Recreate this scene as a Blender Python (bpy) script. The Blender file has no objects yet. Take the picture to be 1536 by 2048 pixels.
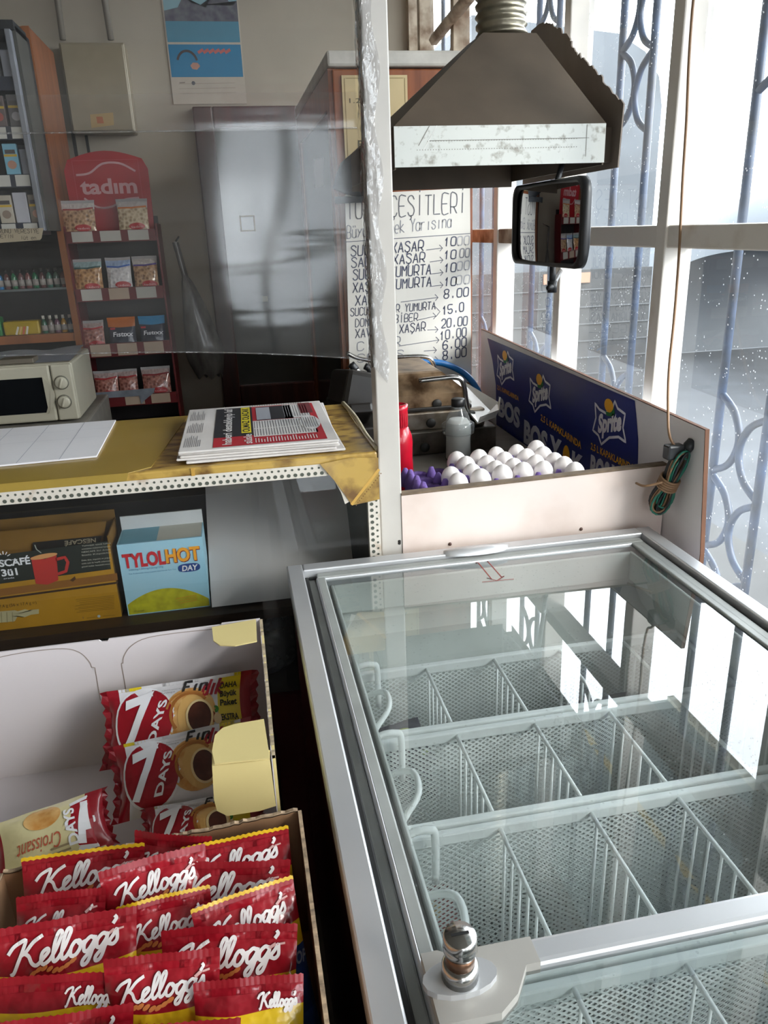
import bpy, bmesh, math, random
from mathutils import Vector, Matrix
random.seed(7)
S = bpy.context.scene
COL = S.collection
PI = math.pi

# ---------------------------------------------------------------- camera
CZ = 1.42
U_ = -Vector((157, 4172, 1536)).normalized()
A_ = Vector((9043, -906, 1536)); A_ = (A_ - U_ * A_.dot(U_)).normalized()
B_ = U_.cross(A_)

def ray(u, v):
    d = Vector((u - 768, v - 1024, 1536))
    return Vector((A_.dot(d), B_.dot(d), U_.dot(d)))

def at(u, v, X=None, Y=None, Z=None):
    """point of the place seen at a pixel of the survey photo, on a known plane"""
    r = ray(u, v)
    t = X / r[0] if X is not None else Y / r[1] if Y is not None else (Z - CZ) / r[2]
    return Vector((0, 0, CZ)) + r * t

def on_plane(u, v, p0, n):
    r = ray(u, v); c = Vector((0, 0, CZ)); p0 = Vector(p0)
    return c + r * ((p0 - c).dot(n) / r.dot(n))

cd = bpy.data.cameras.new('camera')
cam = bpy.data.objects.new('camera', cd); COL.objects.link(cam)
cd.sensor_fit = 'HORIZONTAL'; cd.sensor_width = 36; cd.lens = 36; cd.clip_start = 0.02; cd.clip_end = 200
m = Matrix(((A_.x, -A_.y, -A_.z), (B_.x, -B_.y, -B_.z), (U_.x, -U_.y, -U_.z)))
cam.matrix_world = Matrix.Translation((0, 0, CZ)) @ m.to_4x4()
S.camera = cam

# ---------------------------------------------------------------- world, light, exposure
SKY, SUN, EXPO = 6.2, 2.2, 0.72
w = bpy.data.worlds.new('sky'); S.world = w; w.use_nodes = True
bg = w.node_tree.nodes['Background']
bg.inputs[0].default_value = (0.90, 0.95, 1.0, 1); bg.inputs[1].default_value = SKY
S.view_settings.view_transform = 'Standard'; S.view_settings.look = 'None'
S.view_settings.gamma = 1; S.view_settings.use_curve_mapping = False
S.view_settings.exposure = EXPO
S.cycles.transparent_max_bounces = 24; S.cycles.max_bounces = 10
S.cycles.diffuse_bounces = 5; S.cycles.glossy_bounces = 5; S.cycles.transmission_bounces = 8
S.cycles.use_denoising = True
S.cycles.sample_clamp_indirect = 6

def portal(loc, rot, sx, sy):
    l = bpy.data.lights.new('daylight_portal', 'AREA'); l.shape = 'RECTANGLE'; l.size = sx; l.size_y = sy
    l.cycles.is_portal = True
    o = bpy.data.objects.new('daylight_portal', l); COL.objects.link(o); o.location = loc; o.rotation_euler = rot
portal((0.99, 0.6, 1.45), (0, PI / 2, 0), 2.2, 6.4)
portal((-0.3, -2.68, 1.3), (PI / 2, 0, 0), 2.4, 2.4)
sl = bpy.data.lights.new('sun', 'SUN'); sl.energy = SUN; sl.angle = math.radians(22); sl.color = (1, .95, .86)
so = bpy.data.objects.new('sun', sl); COL.objects.link(so)
so.rotation_euler = Vector((-0.62, 0.62, -0.42)).to_track_quat('-Z', 'Y').to_euler()

# ---------------------------------------------------------------- materials
def nt(name):
    mt = bpy.data.materials.new(name); mt.use_nodes = True
    n = mt.node_tree.nodes; n.clear(); return mt, n, mt.node_tree.links

def lin(c):
    return tuple(((x / 12.92) if x <= .04045 else ((x + .055) / 1.055) ** 2.4) for x in c)

def hexc(h):
    return lin(tuple(int(h[i:i + 2], 16) / 255 for i in (0, 2, 4))) + (1,)

def mat(name, h, rough=.5, metal=0, var=.12, scale=18, bump=0, spec=.5, h2=None, lo=.35, hi=.7, stretch=None, coat=0, transl=0, alpha=1):
    mt, n, l = nt(name)
    out = n.new('ShaderNodeOutputMaterial'); p = n.new('ShaderNodeBsdfPrincipled')
    l.new(p.outputs[0], out.inputs[0])
    tc = n.new('ShaderNodeTexCoord'); no = n.new('ShaderNodeTexNoise'); no.inputs['Scale'].default_value = scale
    no.inputs['Detail'].default_value = 6
    src = tc.outputs['Object']
    if stretch:
        mp = n.new('ShaderNodeMapping'); mp.inputs['Scale'].default_value = stretch
        l.new(src, mp.inputs[0]); src = mp.outputs[0]
    l.new(src, no.inputs['Vector'])
    cr = n.new('ShaderNodeValToRGB'); c = hexc(h)
    c2 = hexc(h2) if h2 else tuple(x * (1 - var * 2) for x in c[:3]) + (1,)
    cr.color_ramp.elements[0].color = c2; cr.color_ramp.elements[0].position = lo
    cr.color_ramp.elements[1].color = c; cr.color_ramp.elements[1].position = hi
    l.new(no.outputs[0], cr.inputs[0]); l.new(cr.outputs[0], p.inputs['Base Color'])
    p.inputs['Roughness'].default_value = rough; p.inputs['Metallic'].default_value = metal
    p.inputs['Specular IOR Level'].default_value = spec; p.inputs['Coat Weight'].default_value = coat
    p.inputs['Coat Roughness'].default_value = .08
    p.inputs['Transmission Weight'].default_value = transl; p.inputs['Alpha'].default_value = alpha
    if bump:
        b = n.new('ShaderNodeBump'); b.inputs['Strength'].default_value = bump; b.inputs['Distance'].default_value = .01
        l.new(no.outputs[0], b.inputs['Height']); l.new(b.outputs[0], p.inputs['Normal'])
    return mt

def glass(name, tint=(1, 1, 1), refl=1.0, dirt=.0, rough=.0, speck=0, dscale=3, dstretch=(1, 1, 1), bump=0, bscale=6, bstretch=(1, 1, 1), f0=.04, dirtcol=(.8, .82, .84)):
    """clear sheet: transparent + fresnel gloss + a film of dust that scatters daylight"""
    mt, n, l = nt(name)
    out = n.new('ShaderNodeOutputMaterial'); tr = n.new('ShaderNodeBsdfTransparent'); tr.inputs[0].default_value = (*tint, 1)
    gl = n.new('ShaderNodeBsdfGlossy'); gl.inputs['Roughness'].default_value = rough
    lw = n.new('ShaderNodeLayerWeight'); lw.inputs[0].default_value = .5
    pw = n.new('ShaderNodeMath'); pw.operation = 'POWER'; pw.inputs[1].default_value = 5; l.new(lw.outputs['Facing'], pw.inputs[0])
    sc_ = n.new('ShaderNodeMath'); sc_.operation = 'MULTIPLY_ADD'; sc_.inputs[1].default_value = 1 - f0; sc_.inputs[2].default_value = f0; l.new(pw.outputs[0], sc_.inputs[0])
    mu = n.new('ShaderNodeMath'); mu.operation = 'MULTIPLY'; mu.inputs[1].default_value = refl; mu.use_clamp = True
    l.new(sc_.outputs[0], mu.inputs[0])
    mx = n.new('ShaderNodeMixShader'); l.new(mu.outputs[0], mx.inputs[0]); l.new(tr.outputs[0], mx.inputs[1]); l.new(gl.outputs[0], mx.inputs[2])
    tc = n.new('ShaderNodeTexCoord')
    if bump:
        mp = n.new('ShaderNodeMapping'); mp.inputs['Scale'].default_value = bstretch; l.new(tc.outputs['Object'], mp.inputs[0])
        nb = n.new('ShaderNodeTexNoise'); nb.inputs['Scale'].default_value = bscale; nb.inputs['Detail'].default_value = 3; l.new(mp.outputs[0], nb.inputs['Vector'])
        b = n.new('ShaderNodeBump'); b.inputs['Strength'].default_value = bump; b.inputs['Distance'].default_value = .02
        l.new(nb.outputs[0], b.inputs['Height']); l.new(b.outputs[0], gl.inputs['Normal']); l.new(b.outputs[0], lw.inputs['Normal'])
    last = mx.outputs[0]
    if dirt or speck:
        mp = n.new('ShaderNodeMapping'); mp.inputs['Scale'].default_value = dstretch; l.new(tc.outputs['Object'], mp.inputs[0])
        nd = n.new('ShaderNodeTexNoise'); nd.inputs['Scale'].default_value = dscale; nd.inputs['Detail'].default_value = 5; l.new(mp.outputs[0], nd.inputs['Vector'])
        mr = n.new('ShaderNodeMapRange'); mr.inputs[1].default_value = .35; mr.inputs[2].default_value = .75; mr.inputs[3].default_value = dirt * .5; mr.inputs[4].default_value = dirt * 1.4
        l.new(nd.outputs[0], mr.inputs[0]); fac = mr.outputs[0]
        if speck:
            vo = n.new('ShaderNodeTexVoronoi'); vo.inputs['Scale'].default_value = 110; l.new(tc.outputs['Object'], vo.inputs['Vector'])
            lt = n.new('ShaderNodeMath'); lt.operation = 'LESS_THAN'; lt.inputs[1].default_value = .16; l.new(vo.outputs['Distance'], lt.inputs[0])
            n2 = n.new('ShaderNodeTexNoise'); n2.inputs['Scale'].default_value = 14; l.new(tc.outputs['Object'], n2.inputs['Vector'])
            gt = n.new('ShaderNodeMath'); gt.operation = 'GREATER_THAN'; gt.inputs[1].default_value = .5; l.new(n2.outputs[0], gt.inputs[0])
            m2 = n.new('ShaderNodeMath'); m2.operation = 'MULTIPLY'; l.new(lt.outputs[0], m2.inputs[0]); l.new(gt.outputs[0], m2.inputs[1])
            m3 = n.new('ShaderNodeMath'); m3.operation = 'MULTIPLY_ADD'; m3.use_clamp = True; m3.inputs[1].default_value = speck; l.new(m2.outputs[0], m3.inputs[0]); l.new(fac, m3.inputs[2]); fac = m3.outputs[0]
        df = n.new('ShaderNodeBsdfDiffuse'); df.inputs[0].default_value = (*dirtcol, 1)
        tl = n.new('ShaderNodeBsdfTranslucent'); tl.inputs[0].default_value = (*dirtcol, 1)
        ms = n.new('ShaderNodeMixShader'); ms.inputs[0].default_value = .5; l.new(df.outputs[0], ms.inputs[1]); l.new(tl.outputs[0], ms.inputs[2])
        mf = n.new('ShaderNodeMixShader'); l.new(fac, mf.inputs[0]); l.new(last, mf.inputs[1]); l.new(ms.outputs[0], mf.inputs[2]); last = mf.outputs[0]
    l.new(last, out.inputs[0])
    return mt

def bands(name, stops, axis='v', wave=0, wfreq=3, rough=.3, coat=.4, bump=.15, var=.1):
    """printed film: constant bands along the pack's own height (UV)"""
    mt, n, l = nt(name)
    out = n.new('ShaderNodeOutputMaterial'); p = n.new('ShaderNodeBsdfPrincipled'); l.new(p.outputs[0], out.inputs[0])
    uv = n.new('ShaderNodeUVMap'); sp = n.new('ShaderNodeSeparateXYZ'); l.new(uv.outputs[0], sp.inputs[0])
    a, b = (1, 0) if axis == 'v' else (0, 1)
    val = sp.outputs[a]
    if wave:
        m1 = n.new('ShaderNodeMath'); m1.operation = 'MULTIPLY'; m1.inputs[1].default_value = wfreq; l.new(sp.outputs[b], m1.inputs[0])
        m2 = n.new('ShaderNodeMath'); m2.operation = 'SINE'; l.new(m1.outputs[0], m2.inputs[0])
        m3 = n.new('ShaderNodeMath'); m3.operation = 'MULTIPLY_ADD'; m3.inputs[1].default_value = wave; l.new(m2.outputs[0], m3.inputs[0]); l.new(val, m3.inputs[2]); val = m3.outputs[0]
    cr = n.new('ShaderNodeValToRGB'); cr.color_ramp.interpolation = 'CONSTANT'; e = cr.color_ramp.elements
    while len(e) < len(stops): e.new(.5)
    for i, (q, h) in enumerate(stops): e[i].position = q
    for i, (q, h) in enumerate(stops): e[i].color = hexc(h)
    l.new(val, cr.inputs[0]); l.new(cr.outputs[0], p.inputs['Base Color'])
    p.inputs['Roughness'].default_value = rough; p.inputs['Coat Weight'].default_value = coat; p.inputs['Coat Roughness'].default_value = .12
    tc = n.new('ShaderNodeTexCoord'); no = n.new('ShaderNodeTexNoise'); no.inputs['Scale'].default_value = 28; no.inputs['Detail'].default_value = 3; l.new(tc.outputs['Object'], no.inputs['Vector'])
    bb = n.new('ShaderNodeBump'); bb.inputs['Strength'].default_value = bump; bb.inputs['Distance'].default_value = .02; l.new(no.outputs[0], bb.inputs['Height'])
    l.new(bb.outputs[0], p.inputs['Normal']); l.new(bb.outputs[0], p.inputs['Coat Normal'])
    return mt

def nuts(name, top, c1, c2, lo=.12):
    """clear pack showing nuts (cells), with a printed top seal"""
    mt, n, l = nt(name)
    out = n.new('ShaderNodeOutputMaterial'); p = n.new('ShaderNodeBsdfPrincipled'); l.new(p.outputs[0], out.inputs[0])
    tc = n.new('ShaderNodeTexCoord'); vo = n.new('ShaderNodeTexVoronoi'); vo.inputs['Scale'].default_value = 85; l.new(tc.outputs['Object'], vo.inputs['Vector'])
    cr = n.new('ShaderNodeValToRGB'); e = cr.color_ramp.elements; e[0].color = hexc(c1); e[1].color = hexc(c2); e[1].position = .75
    l.new(vo.outputs['Distance'], cr.inputs[0])
    uv = n.new('ShaderNodeUVMap'); sp = n.new('ShaderNodeSeparateXYZ'); l.new(uv.outputs[0], sp.inputs[0])
    g = n.new('ShaderNodeMath'); g.operation = 'GREATER_THAN'; g.inputs[1].default_value = .78; l.new(sp.outputs[1], g.inputs[0])
    mx = n.new('ShaderNodeMix'); mx.data_type = 'RGBA'; l.new(g.outputs[0], mx.inputs[0]); l.new(cr.outputs[0], mx.inputs[6]); mx.inputs[7].default_value = hexc(top)
    l.new(mx.outputs[2], p.inputs['Base Color']); p.inputs['Roughness'].default_value = .35; p.inputs['Coat Weight'].default_value = .8; p.inputs['Coat Roughness'].default_value = .1
    b = n.new('ShaderNodeBump'); b.inputs['Strength'].default_value = .4; b.inputs['Distance'].default_value = .01; l.new(vo.outputs['Distance'], b.inputs['Height']); l.new(b.outputs[0], p.inputs['Normal'])
    return mt

def meshmat(name, h, cell=.0115, wire=.30):
    """expanded metal: diamond openings between strands"""
    mt, n, l = nt(name)
    out = n.new('ShaderNodeOutputMaterial'); p = n.new('ShaderNodeBsdfPrincipled'); p.inputs['Base Color'].default_value = hexc(h); p.inputs['Roughness'].default_value = .5
    tr = n.new('ShaderNodeBsdfTransparent'); mx = n.new('ShaderNodeMixShader'); l.new(mx.outputs[0], out.inputs[0])
    tc = n.new('ShaderNodeTexCoord'); sp = n.new('ShaderNodeSeparateXYZ'); l.new(tc.outputs['Object'], sp.inputs[0])
    res = []
    for sg in (1, -1):
        a = n.new('ShaderNodeMath'); a.operation = 'MULTIPLY'; a.inputs[1].default_value = 1 / cell; l.new(sp.outputs[0], a.inputs[0])
        b = n.new('ShaderNodeMath'); b.operation = 'MULTIPLY_ADD'; b.inputs[1].default_value = sg / cell * 1.35; l.new(sp.outputs[2], b.inputs[0]); l.new(a.outputs[0], b.inputs[2])
        f = n.new('ShaderNodeMath'); f.operation = 'FLOORED_MODULO'; f.inputs[1].default_value = 1; l.new(b.outputs[0], f.inputs[0])
        t = n.new('ShaderNodeMath'); t.operation = 'LESS_THAN'; t.inputs[1].default_value = wire; l.new(f.outputs[0], t.inputs[0]); res.append(t.outputs[0])
    mm = n.new('ShaderNodeMath'); mm.operation = 'MAXIMUM'; l.new(res[0], mm.inputs[0]); l.new(res[1], mm.inputs[1])
    l.new(mm.outputs[0], mx.inputs[0]); l.new(tr.outputs[0], mx.inputs[1]); l.new(p.outputs[0], mx.inputs[2])
    return mt

_mc = {}
def flat(h, rough=.55, metal=0):
    k = (h, rough, metal)
    if k not in _mc: _mc[k] = mat('print_' + h, h, rough, metal, var=.04)
    return _mc[k]

# ---------------------------------------------------------------- mesh builder
def sm(pts, k=6, closed=False):
    """Catmull-Rom through points"""
    P = [Vector(p) for p in pts]; n = len(P); out = []
    rng = range(n if closed else n - 1)
    for i in rng:
        p0 = P[(i - 1) % n] if closed or i > 0 else P[0]; p1 = P[i]; p2 = P[(i + 1) % n]; p3 = P[(i + 2) % n] if closed or i + 2 < n else P[-1]
        for j in range(k):
            t = j / k
            out.append(.5 * ((2 * p1) + (p2 - p0) * t + (2 * p0 - 5 * p1 + 4 * p2 - p3) * t * t + (3 * p1 - p0 - 3 * p2 + p3) * t ** 3))
    if not closed: out.append(P[-1])
    return out

class MB:
    def __init__(s): s.v = []; s.f = []; s.m = []; s.mats = []; s.uv = {}; s.smooth = []
    def mi(s, m):
        if m not in s.mats: s.mats.append(m)
        return s.mats.index(m)
    def add(s, vs, fs, m, smooth=False, uvs=None):
        b = len(s.v); s.v += [Vector(p) for p in vs]; i = s.mi(m)
        for k, f in enumerate(fs):
            if uvs: s.uv[len(s.f)] = [uvs[j] for j in f]
            s.f.append([b + j for j in f]); s.m.append(i); s.smooth.append(smooth)
        return s
    def box(s, lo, hi, m, M=None):
        x0, y0, z0 = lo; x1, y1, z1 = hi
        vs = [Vector(p) for p in ((x0, y0, z0), (x1, y0, z0), (x1, y1, z0), (x0, y1, z0), (x0, y0, z1), (x1, y0, z1), (x1, y1, z1), (x0, y1, z1))]
        if M: vs = [M @ p for p in vs]
        return s.add(vs, [(0, 3, 2, 1), (4, 5, 6, 7), (0, 1, 5, 4), (1, 2, 6, 5), (2, 3, 7, 6), (3, 0, 4, 7)], m)
    def bbox(s, lo, hi, m, b=.004, M=None):
        """box with chamfered edges"""
        bm = bmesh.new(); bmesh.ops.create_cube(bm, size=1)
        d = [hi[i] - lo[i] for i in range(3)]; c = [(hi[i] + lo[i]) / 2 for i in range(3)]
        for v in bm.verts: v.co = Vector((v.co.x * d[0] + c[0], v.co.y * d[1] + c[1], v.co.z * d[2] + c[2]))
        bmesh.ops.bevel(bm, geom=bm.edges[:], offset=min(b, min(d) * .45), segments=2, affect='EDGES', profile=.5)
        vs = [v.co.copy() for v in bm.verts]
        if M: vs = [M @ p for p in vs]
        bm.verts.index_update(); fs = [[v.index for v in f.verts] for f in bm.faces]; bm.free()
        return s.add(vs, fs, m)
    def quad(s, a, b, c, d, m, uv=False): return s.add([a, b, c, d], [(0, 1, 2, 3)], m, uvs=[(0, 0), (1, 0), (1, 1), (0, 1)] if uv else None)
    def tube(s, pts, r, m, seg=8, closed=False, cap=True):
        P = [Vector(p) for p in pts]; n = len(P); vs = []; fs = []
        R = r if isinstance(r, (list, tuple)) else [r] * n
        prev = None
        for i, p in enumerate(P):
            if closed: t = (P[(i + 1) % n] - P[i - 1])
            else: t = P[min(i + 1, n - 1)] - P[max(i - 1, 0)]
            t = t.normalized() if t.length else Vector((0, 0, 1))
            if prev is None:
                a = Vector((0, 0, 1)) if abs(t.z) < .9 else Vector((1, 0, 0)); nn = t.cross(a).normalized()
            else:
                nn = prev - t * prev.dot(t); nn = nn.normalized() if nn.length > 1e-6 else t.orthogonal().normalized()
            prev = nn; bb = t.cross(nn)
            for k in range(seg):
                a = 2 * PI * k / seg; vs.append(p + (nn * math.cos(a) + bb * math.sin(a)) * R[i])
        for i in range(n if closed else n - 1):
            j = (i + 1) % n
            for k in range(seg):
                q = (k + 1) % seg; fs.append((i * seg + k, i * seg + q, j * seg + q, j * seg + k))
        if cap and not closed: fs += [tuple(range(seg))[::-1], tuple((n - 1) * seg + k for k in range(seg))]
        return s.add(vs, fs, m, smooth=True)
    def cyl(s, a, b, r, m, seg=20, r2=None): return s.tube([a, b], [r, r if r2 is None else r2], m, seg)
    def lathe(s, prof, m, c=(0, 0, 0), seg=24, M=None, sx=1, sy=1):
        vs = []; fs = []; c = Vector(c); n = len(prof)
        for (r, z) in prof:
            for k in range(seg):
                a = 2 * PI * k / seg; p = Vector((r * math.cos(a) * sx, r * math.sin(a) * sy, z)); vs.append((M @ p if M else p) + c)
        for i in range(n - 1):
            for k in range(seg):
                q = (k + 1) % seg; fs.append((i * seg + k, i * seg + q, (i + 1) * seg + q, (i + 1) * seg + k))
        if prof[0][0] > 1e-5: fs.append(tuple(range(seg))[::-1])
        if prof[-1][0] > 1e-5: fs.append(tuple((n - 1) * seg + k for k in range(seg)))
        return s.add(vs, fs, m, smooth=True)
    def prism(s, poly, d, m):
        """polygon (3D points) extruded by vector d"""
        P = [Vector(p) for p in poly]; n = len(P); d = Vector(d)
        vs = P + [p + d for p in P]
        fs = [tuple(range(n))[::-1], tuple(range(n, 2 * n))] + [(i, (i + 1) % n, n + (i + 1) % n, n + i) for i in range(n)]
        return s.add(vs, fs, m)
    def grid(s, fn, nu, nv, m, smooth=True):
        vs = []; fs = []; uv = []
        for j in range(nv + 1):
            for i in range(nu + 1): vs.append(fn(i / nu, j / nv)); uv.append((i / nu, j / nv))
        for j in range(nv):
            for i in range(nu): a = j * (nu + 1) + i; fs.append((a, a + 1, a + nu + 2, a + nu + 1))
        return s.add(vs, fs, m, smooth, uv)
    def stroke(s, pts, wd, fn, m, closed=False):
        """2D pen stroke mapped through fn(x, y) -> 3D"""
        P0 = [Vector((p[0], p[1])) for p in pts]; P = []
        for i, p in enumerate(P0):
            P.append(p)
            if i + 1 < len(P0) or closed:
                q = P0[(i + 1) % len(P0)]; k = int((q - p).length / .007)
                if 0 < k < 40: P += [p.lerp(q, j / (k + 1)) for j in range(1, k + 1)]
        n = len(P); vs = []; fs = []
        for i, p in enumerate(P):
            t = (P[(i + 1) % n] - P[i - 1]) if closed else (P[min(i + 1, n - 1)] - P[max(i - 1, 0)])
            t = t.normalized() if t.length > 1e-9 else Vector((1, 0)); nn = Vector((-t.y, t.x)) * wd / 2
            q = p.copy()
            if not closed and i == 0: q = p - t * wd * .35
            if not closed and i == n - 1: q = p + t * wd * .35
            a = q + nn; b = q - nn; vs += [fn(a.x, a.y), fn(b.x, b.y)]
        for i in range(n if closed else n - 1):
            j = (i + 1) % n; fs.append((2 * i, 2 * i + 1, 2 * j + 1, 2 * j))
        return s.add(vs, fs, m)
    def shape(s, pts, fn, m, c=None):
        """filled 2D outline (fan from centre) mapped through fn"""
        n = len(pts)
        if c is None: c = (sum(p[0] for p in pts) / n, sum(p[1] for p in pts) / n)
        R = 4; vs = [fn(*c)] + [fn(c[0] + (p[0] - c[0]) * r / R, c[1] + (p[1] - c[1]) * r / R) for r in range(1, R + 1) for p in pts]
        fs = [(0, 1 + i, 1 + (i + 1) % n) for i in range(n)]
        for r in range(R - 1): fs += [(1 + r * n + i, 1 + (r + 1) * n + i, 1 + (r + 1) * n + (i + 1) % n, 1 + r * n + (i + 1) % n) for i in range(n)]
        return s.add(vs, fs, m)
    def text(s, txt, fn, m, x, y, h, wd=None, shear=0, bold=0, align='L', cap=.73, sub=0):
        """lettering: x,y = left baseline, h = capital height, wd = fitted width"""
        V, F = glyphs(txt, bold)
        if not V: return s
        k = h / cap; x0 = min(p[0] for p in V); x1 = max(p[0] for p in V)
        kx = k if wd is None else wd / (x1 - x0)
        ox = x - x0 * kx if align == 'L' else x - (x0 + x1) / 2 * kx
        Q = [(ox + p[0] * kx + shear * p[1] * k, y + p[1] * k) for p in V]
        if sub:
            T = [(Q[f[0]], Q[f[i]], Q[f[i + 1]]) for f in F for i in range(1, len(f) - 1)]; out = []
            while T:
                a, b, c = T.pop(); e = [(math.dist(a, b), a, b, c), (math.dist(b, c), b, c, a), (math.dist(c, a), c, a, b)]; d, p, q, r = max(e, key=lambda t: t[0])
                if d > sub: mdp = ((p[0] + q[0]) / 2, (p[1] + q[1]) / 2); T += [(p, mdp, r), (mdp, q, r)]
                else: out.append((a, b, c))
            return s.add([fn(*p) for t in out for p in t], [(3 * i, 3 * i + 1, 3 * i + 2) for i in range(len(out))], m)
        return s.add([fn(*p) for p in Q], F, m)
    def build(s, name, parent=None, origin=None, loc=None):
        o3 = Vector(origin) if origin is not None else Vector((0, 0, 0))
        if parent is not None and origin is None: o3 = Vector(parent.get('_o', (0, 0, 0)))
        me = bpy.data.meshes.new(name)
        me.from_pydata([p - o3 for p in s.v], [], s.f)
        for mm in s.mats: me.materials.append(mm)
        me.polygons.foreach_set('material_index', s.m); me.polygons.foreach_set('use_smooth', s.smooth)
        if s.uv:
            ul = me.uv_layers.new(name='UVMap').data
            for fi, uv in s.uv.items():
                for k, li in enumerate(me.polygons[fi].loop_indices): ul[li].uv = uv[k]
        me.update()
        o = bpy.data.objects.new(name, me); COL.objects.link(o)
        if parent is not None:
            o.parent = parent
            if origin is not None: o.location = o3 - Vector(parent.get('_o', (0, 0, 0)))
        elif origin is not None: o.location = o3
        o['_o'] = tuple(o3)
        return o

_gc = {}
def glyphs(txt, bold=0):
    k = (txt, bold)
    if k not in _gc:
        c = bpy.data.curves.new('lettering', 'FONT'); c.body = txt; c.size = 1; c.resolution_u = 3; c.offset = bold
        o = bpy.data.objects.new('lettering', c); COL.objects.link(o)
        dg = bpy.context.evaluated_depsgraph_get(); me = o.evaluated_get(dg).to_mesh()
        _gc[k] = ([tuple(v.co) for v in me.vertices], [list(p.vertices) for p in me.polygons])
        o.evaluated_get(dg).to_mesh_clear(); bpy.data.objects.remove(o); bpy.data.curves.remove(c)
    return _gc[k]

def plane(o, x, y, off=.0006):
    """2D -> 3D map on a plane with origin o, unit axes x,y, lifted off along the normal"""
    o = Vector(o); x = Vector(x).normalized(); y = Vector(y).normalized(); n = x.cross(y).normalized() * off
    return lambda a, b: o + x * a + y * b + n

def thing(name, label, cat, loc=(0, 0, 0), group=None):
    o = bpy.data.objects.new(name, None); COL.objects.link(o); o.empty_display_size = .05
    o.location = loc; o['_o'] = tuple(loc); return tag(o, label, cat, group)

def tag(o, label, cat, group=None, kind=None):
    o['label'] = label; o['category'] = cat
    if group: o['group'] = group
    if kind: o['kind'] = kind
    return o

def struct(o, label=None, cat=None):
    o['kind'] = 'structure'
    if label: o['label'] = label; o['category'] = cat
    return o
ORD = ['first', 'second', 'third', 'fourth', 'fifth', 'sixth', 'seventh', 'eighth', 'ninth', 'tenth', 'eleventh', 'twelfth', 'thirteenth']
X3, Y3, Z3 = Vector((1, 0, 0)), Vector((0, 1, 0)), Vector((0, 0, 1))

# ================================================================ THE SETTING
M_wall = mat('plaster', 'B3A898', .85, var=.08, scale=2.5, bump=.05)
M_ceil = mat('ceiling_paint', 'C9C6BE', .9, var=.05)
M_floor = mat('floor_tile', '5B5148', .45, var=.15, scale=5)
M_frame = mat('painted_steel_frame', 'E4DED6', .45, var=.1, scale=9, h2='C4B8A8', lo=.22, hi=.42)
M_rust = mat('rusty_frame', 'B9A994', .6, h2='6A5038', scale=14, lo=.35, hi=.62)
M_pane = glass('window_pane', (.93, .96, .97), 1.0, dirt=.035, speck=.45, dscale=2.2, dstretch=(1, 1, .35))
M_grille = mat('grille_paint', '42536F', .45, var=.15, scale=20, h2='353C48')
M_dwood = mat('dark_wood', '4A2119', .35, var=.25, scale=3, stretch=(8, 8, .8), bump=.03)

def slab(name, lo, hi, m):
    return struct(MB().box(lo, hi, m).build(name, origin=((lo[0] + hi[0]) / 2, (lo[1] + hi[1]) / 2, lo[2])))
slab('floor', (-2.6, -2.7, -.06), (.95, 3.8, 0), M_floor)
slab('ceiling', (-2.6, -2.7, 2.6), (1.0, 3.8, 2.66), M_ceil)
slab('wall_back', (-2.6, 3.7, 0), (.95, 3.8, 2.6), M_wall)
slab('wall_left', (-2.7, -2.7, 0), (-2.6, 3.8, 2.6), M_wall)
b = MB()
for lo, hi in (((-2.6, -2.7, 0), (-.16, -2.6, 2.6)), ((.66, -2.7, 0), (.95, -2.6, 2.6)), ((-.16, -2.7, 2.24), (.66, -2.6, 2.6))): b.box(lo, hi, M_wall)
struct(b.build('wall_front', origin=(0, -2.65, 0)))
b = MB()
for lo, hi in (((.86, -2.7, 0), (.95, 3.7, .42)), ((.86, -2.7, 2.48), (.95, 3.7, 2.6))): b.box(lo, hi, M_wall)
struct(b.build('wall_right', origin=(.9, .5, 0)))

# glazed wall on the street side: one window, its mullions, rails and panes
win = bpy.data.objects.new('window_1', None); COL.objects.link(win); win.location = (.88, .5, .42); win['_o'] = (.88, .5, .42); struct(win)
BAYS = [3.69, 3.45, 2.96, 2.465, 1.965, 1.467, .967, .467, -.033, -.533, -1.033, -1.533, -2.033, -2.6]
for y in BAYS[1:-1]:
    mm = M_rust if y > 2.9 else M_frame
    MB().bbox((.835, y - .019, .42), (.895, y + .019, 2.48), mm, .003).build('mullion', win)
f = MB()
for z0, z1 in ((.42, .47), (1.366, 1.408), (2.44, 2.48)): f.bbox((.84, -2.6, z0), (.897, 2.2, z1), M_frame, .003); f.bbox((.84, 2.2, z0), (.897, 3.69, z1), M_rust, .003)
f.box((.845, 3.66, .42), (.9, 3.7, 2.48), M_rust); f.box((.845, -2.62, .42), (.9, -2.58, 2.48), M_frame)
f.build('frame', win)
for i in range(len(BAYS) - 1):
    for z0, z1 in ((.47, 1.366), (1.408, 2.44)):
        MB().quad((.88, BAYS[i + 1] + .019, z0), (.88, BAYS[i] - .019, z0), (.88, BAYS[i] - .019, z1), (.88, BAYS[i + 1] + .019, z1), M_pane).build('pane', win)

# welded security grille outside the panes
gr = thing('window_grille', 'blue-grey welded bar grille with curved scrolls outside the street window', 'window grille', (.96, .5, .2))
pair = [(1.395 + .533 * k, 1.245 + .533 * k) for k in range(-7, 5)]
for ya, yb in pair:
    for y in (ya, yb): MB().tube([(.96, y, .2), (.96, y, 2.7)], .009, M_grille, 10).build('bar', gr)
    for zt in (1.082, .91, 1.955, 1.79, 2.12, .738, .566):
        for y, d in ((ya, -1), (yb, 1)):
            if not (.3 < y < 3.4): continue
            z = zt - (.02 if d > 0 else 0); g = MB()
            g.tube(sm([(.96, y, z), (.96, y + d * .05, z - .03), (.96, y + d * .073, z - .082), (.96, y + d * .05, z - .135), (.96, y, z - .163)], 5), .0075, M_grille, 8); g.build('scroll', gr)

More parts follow.
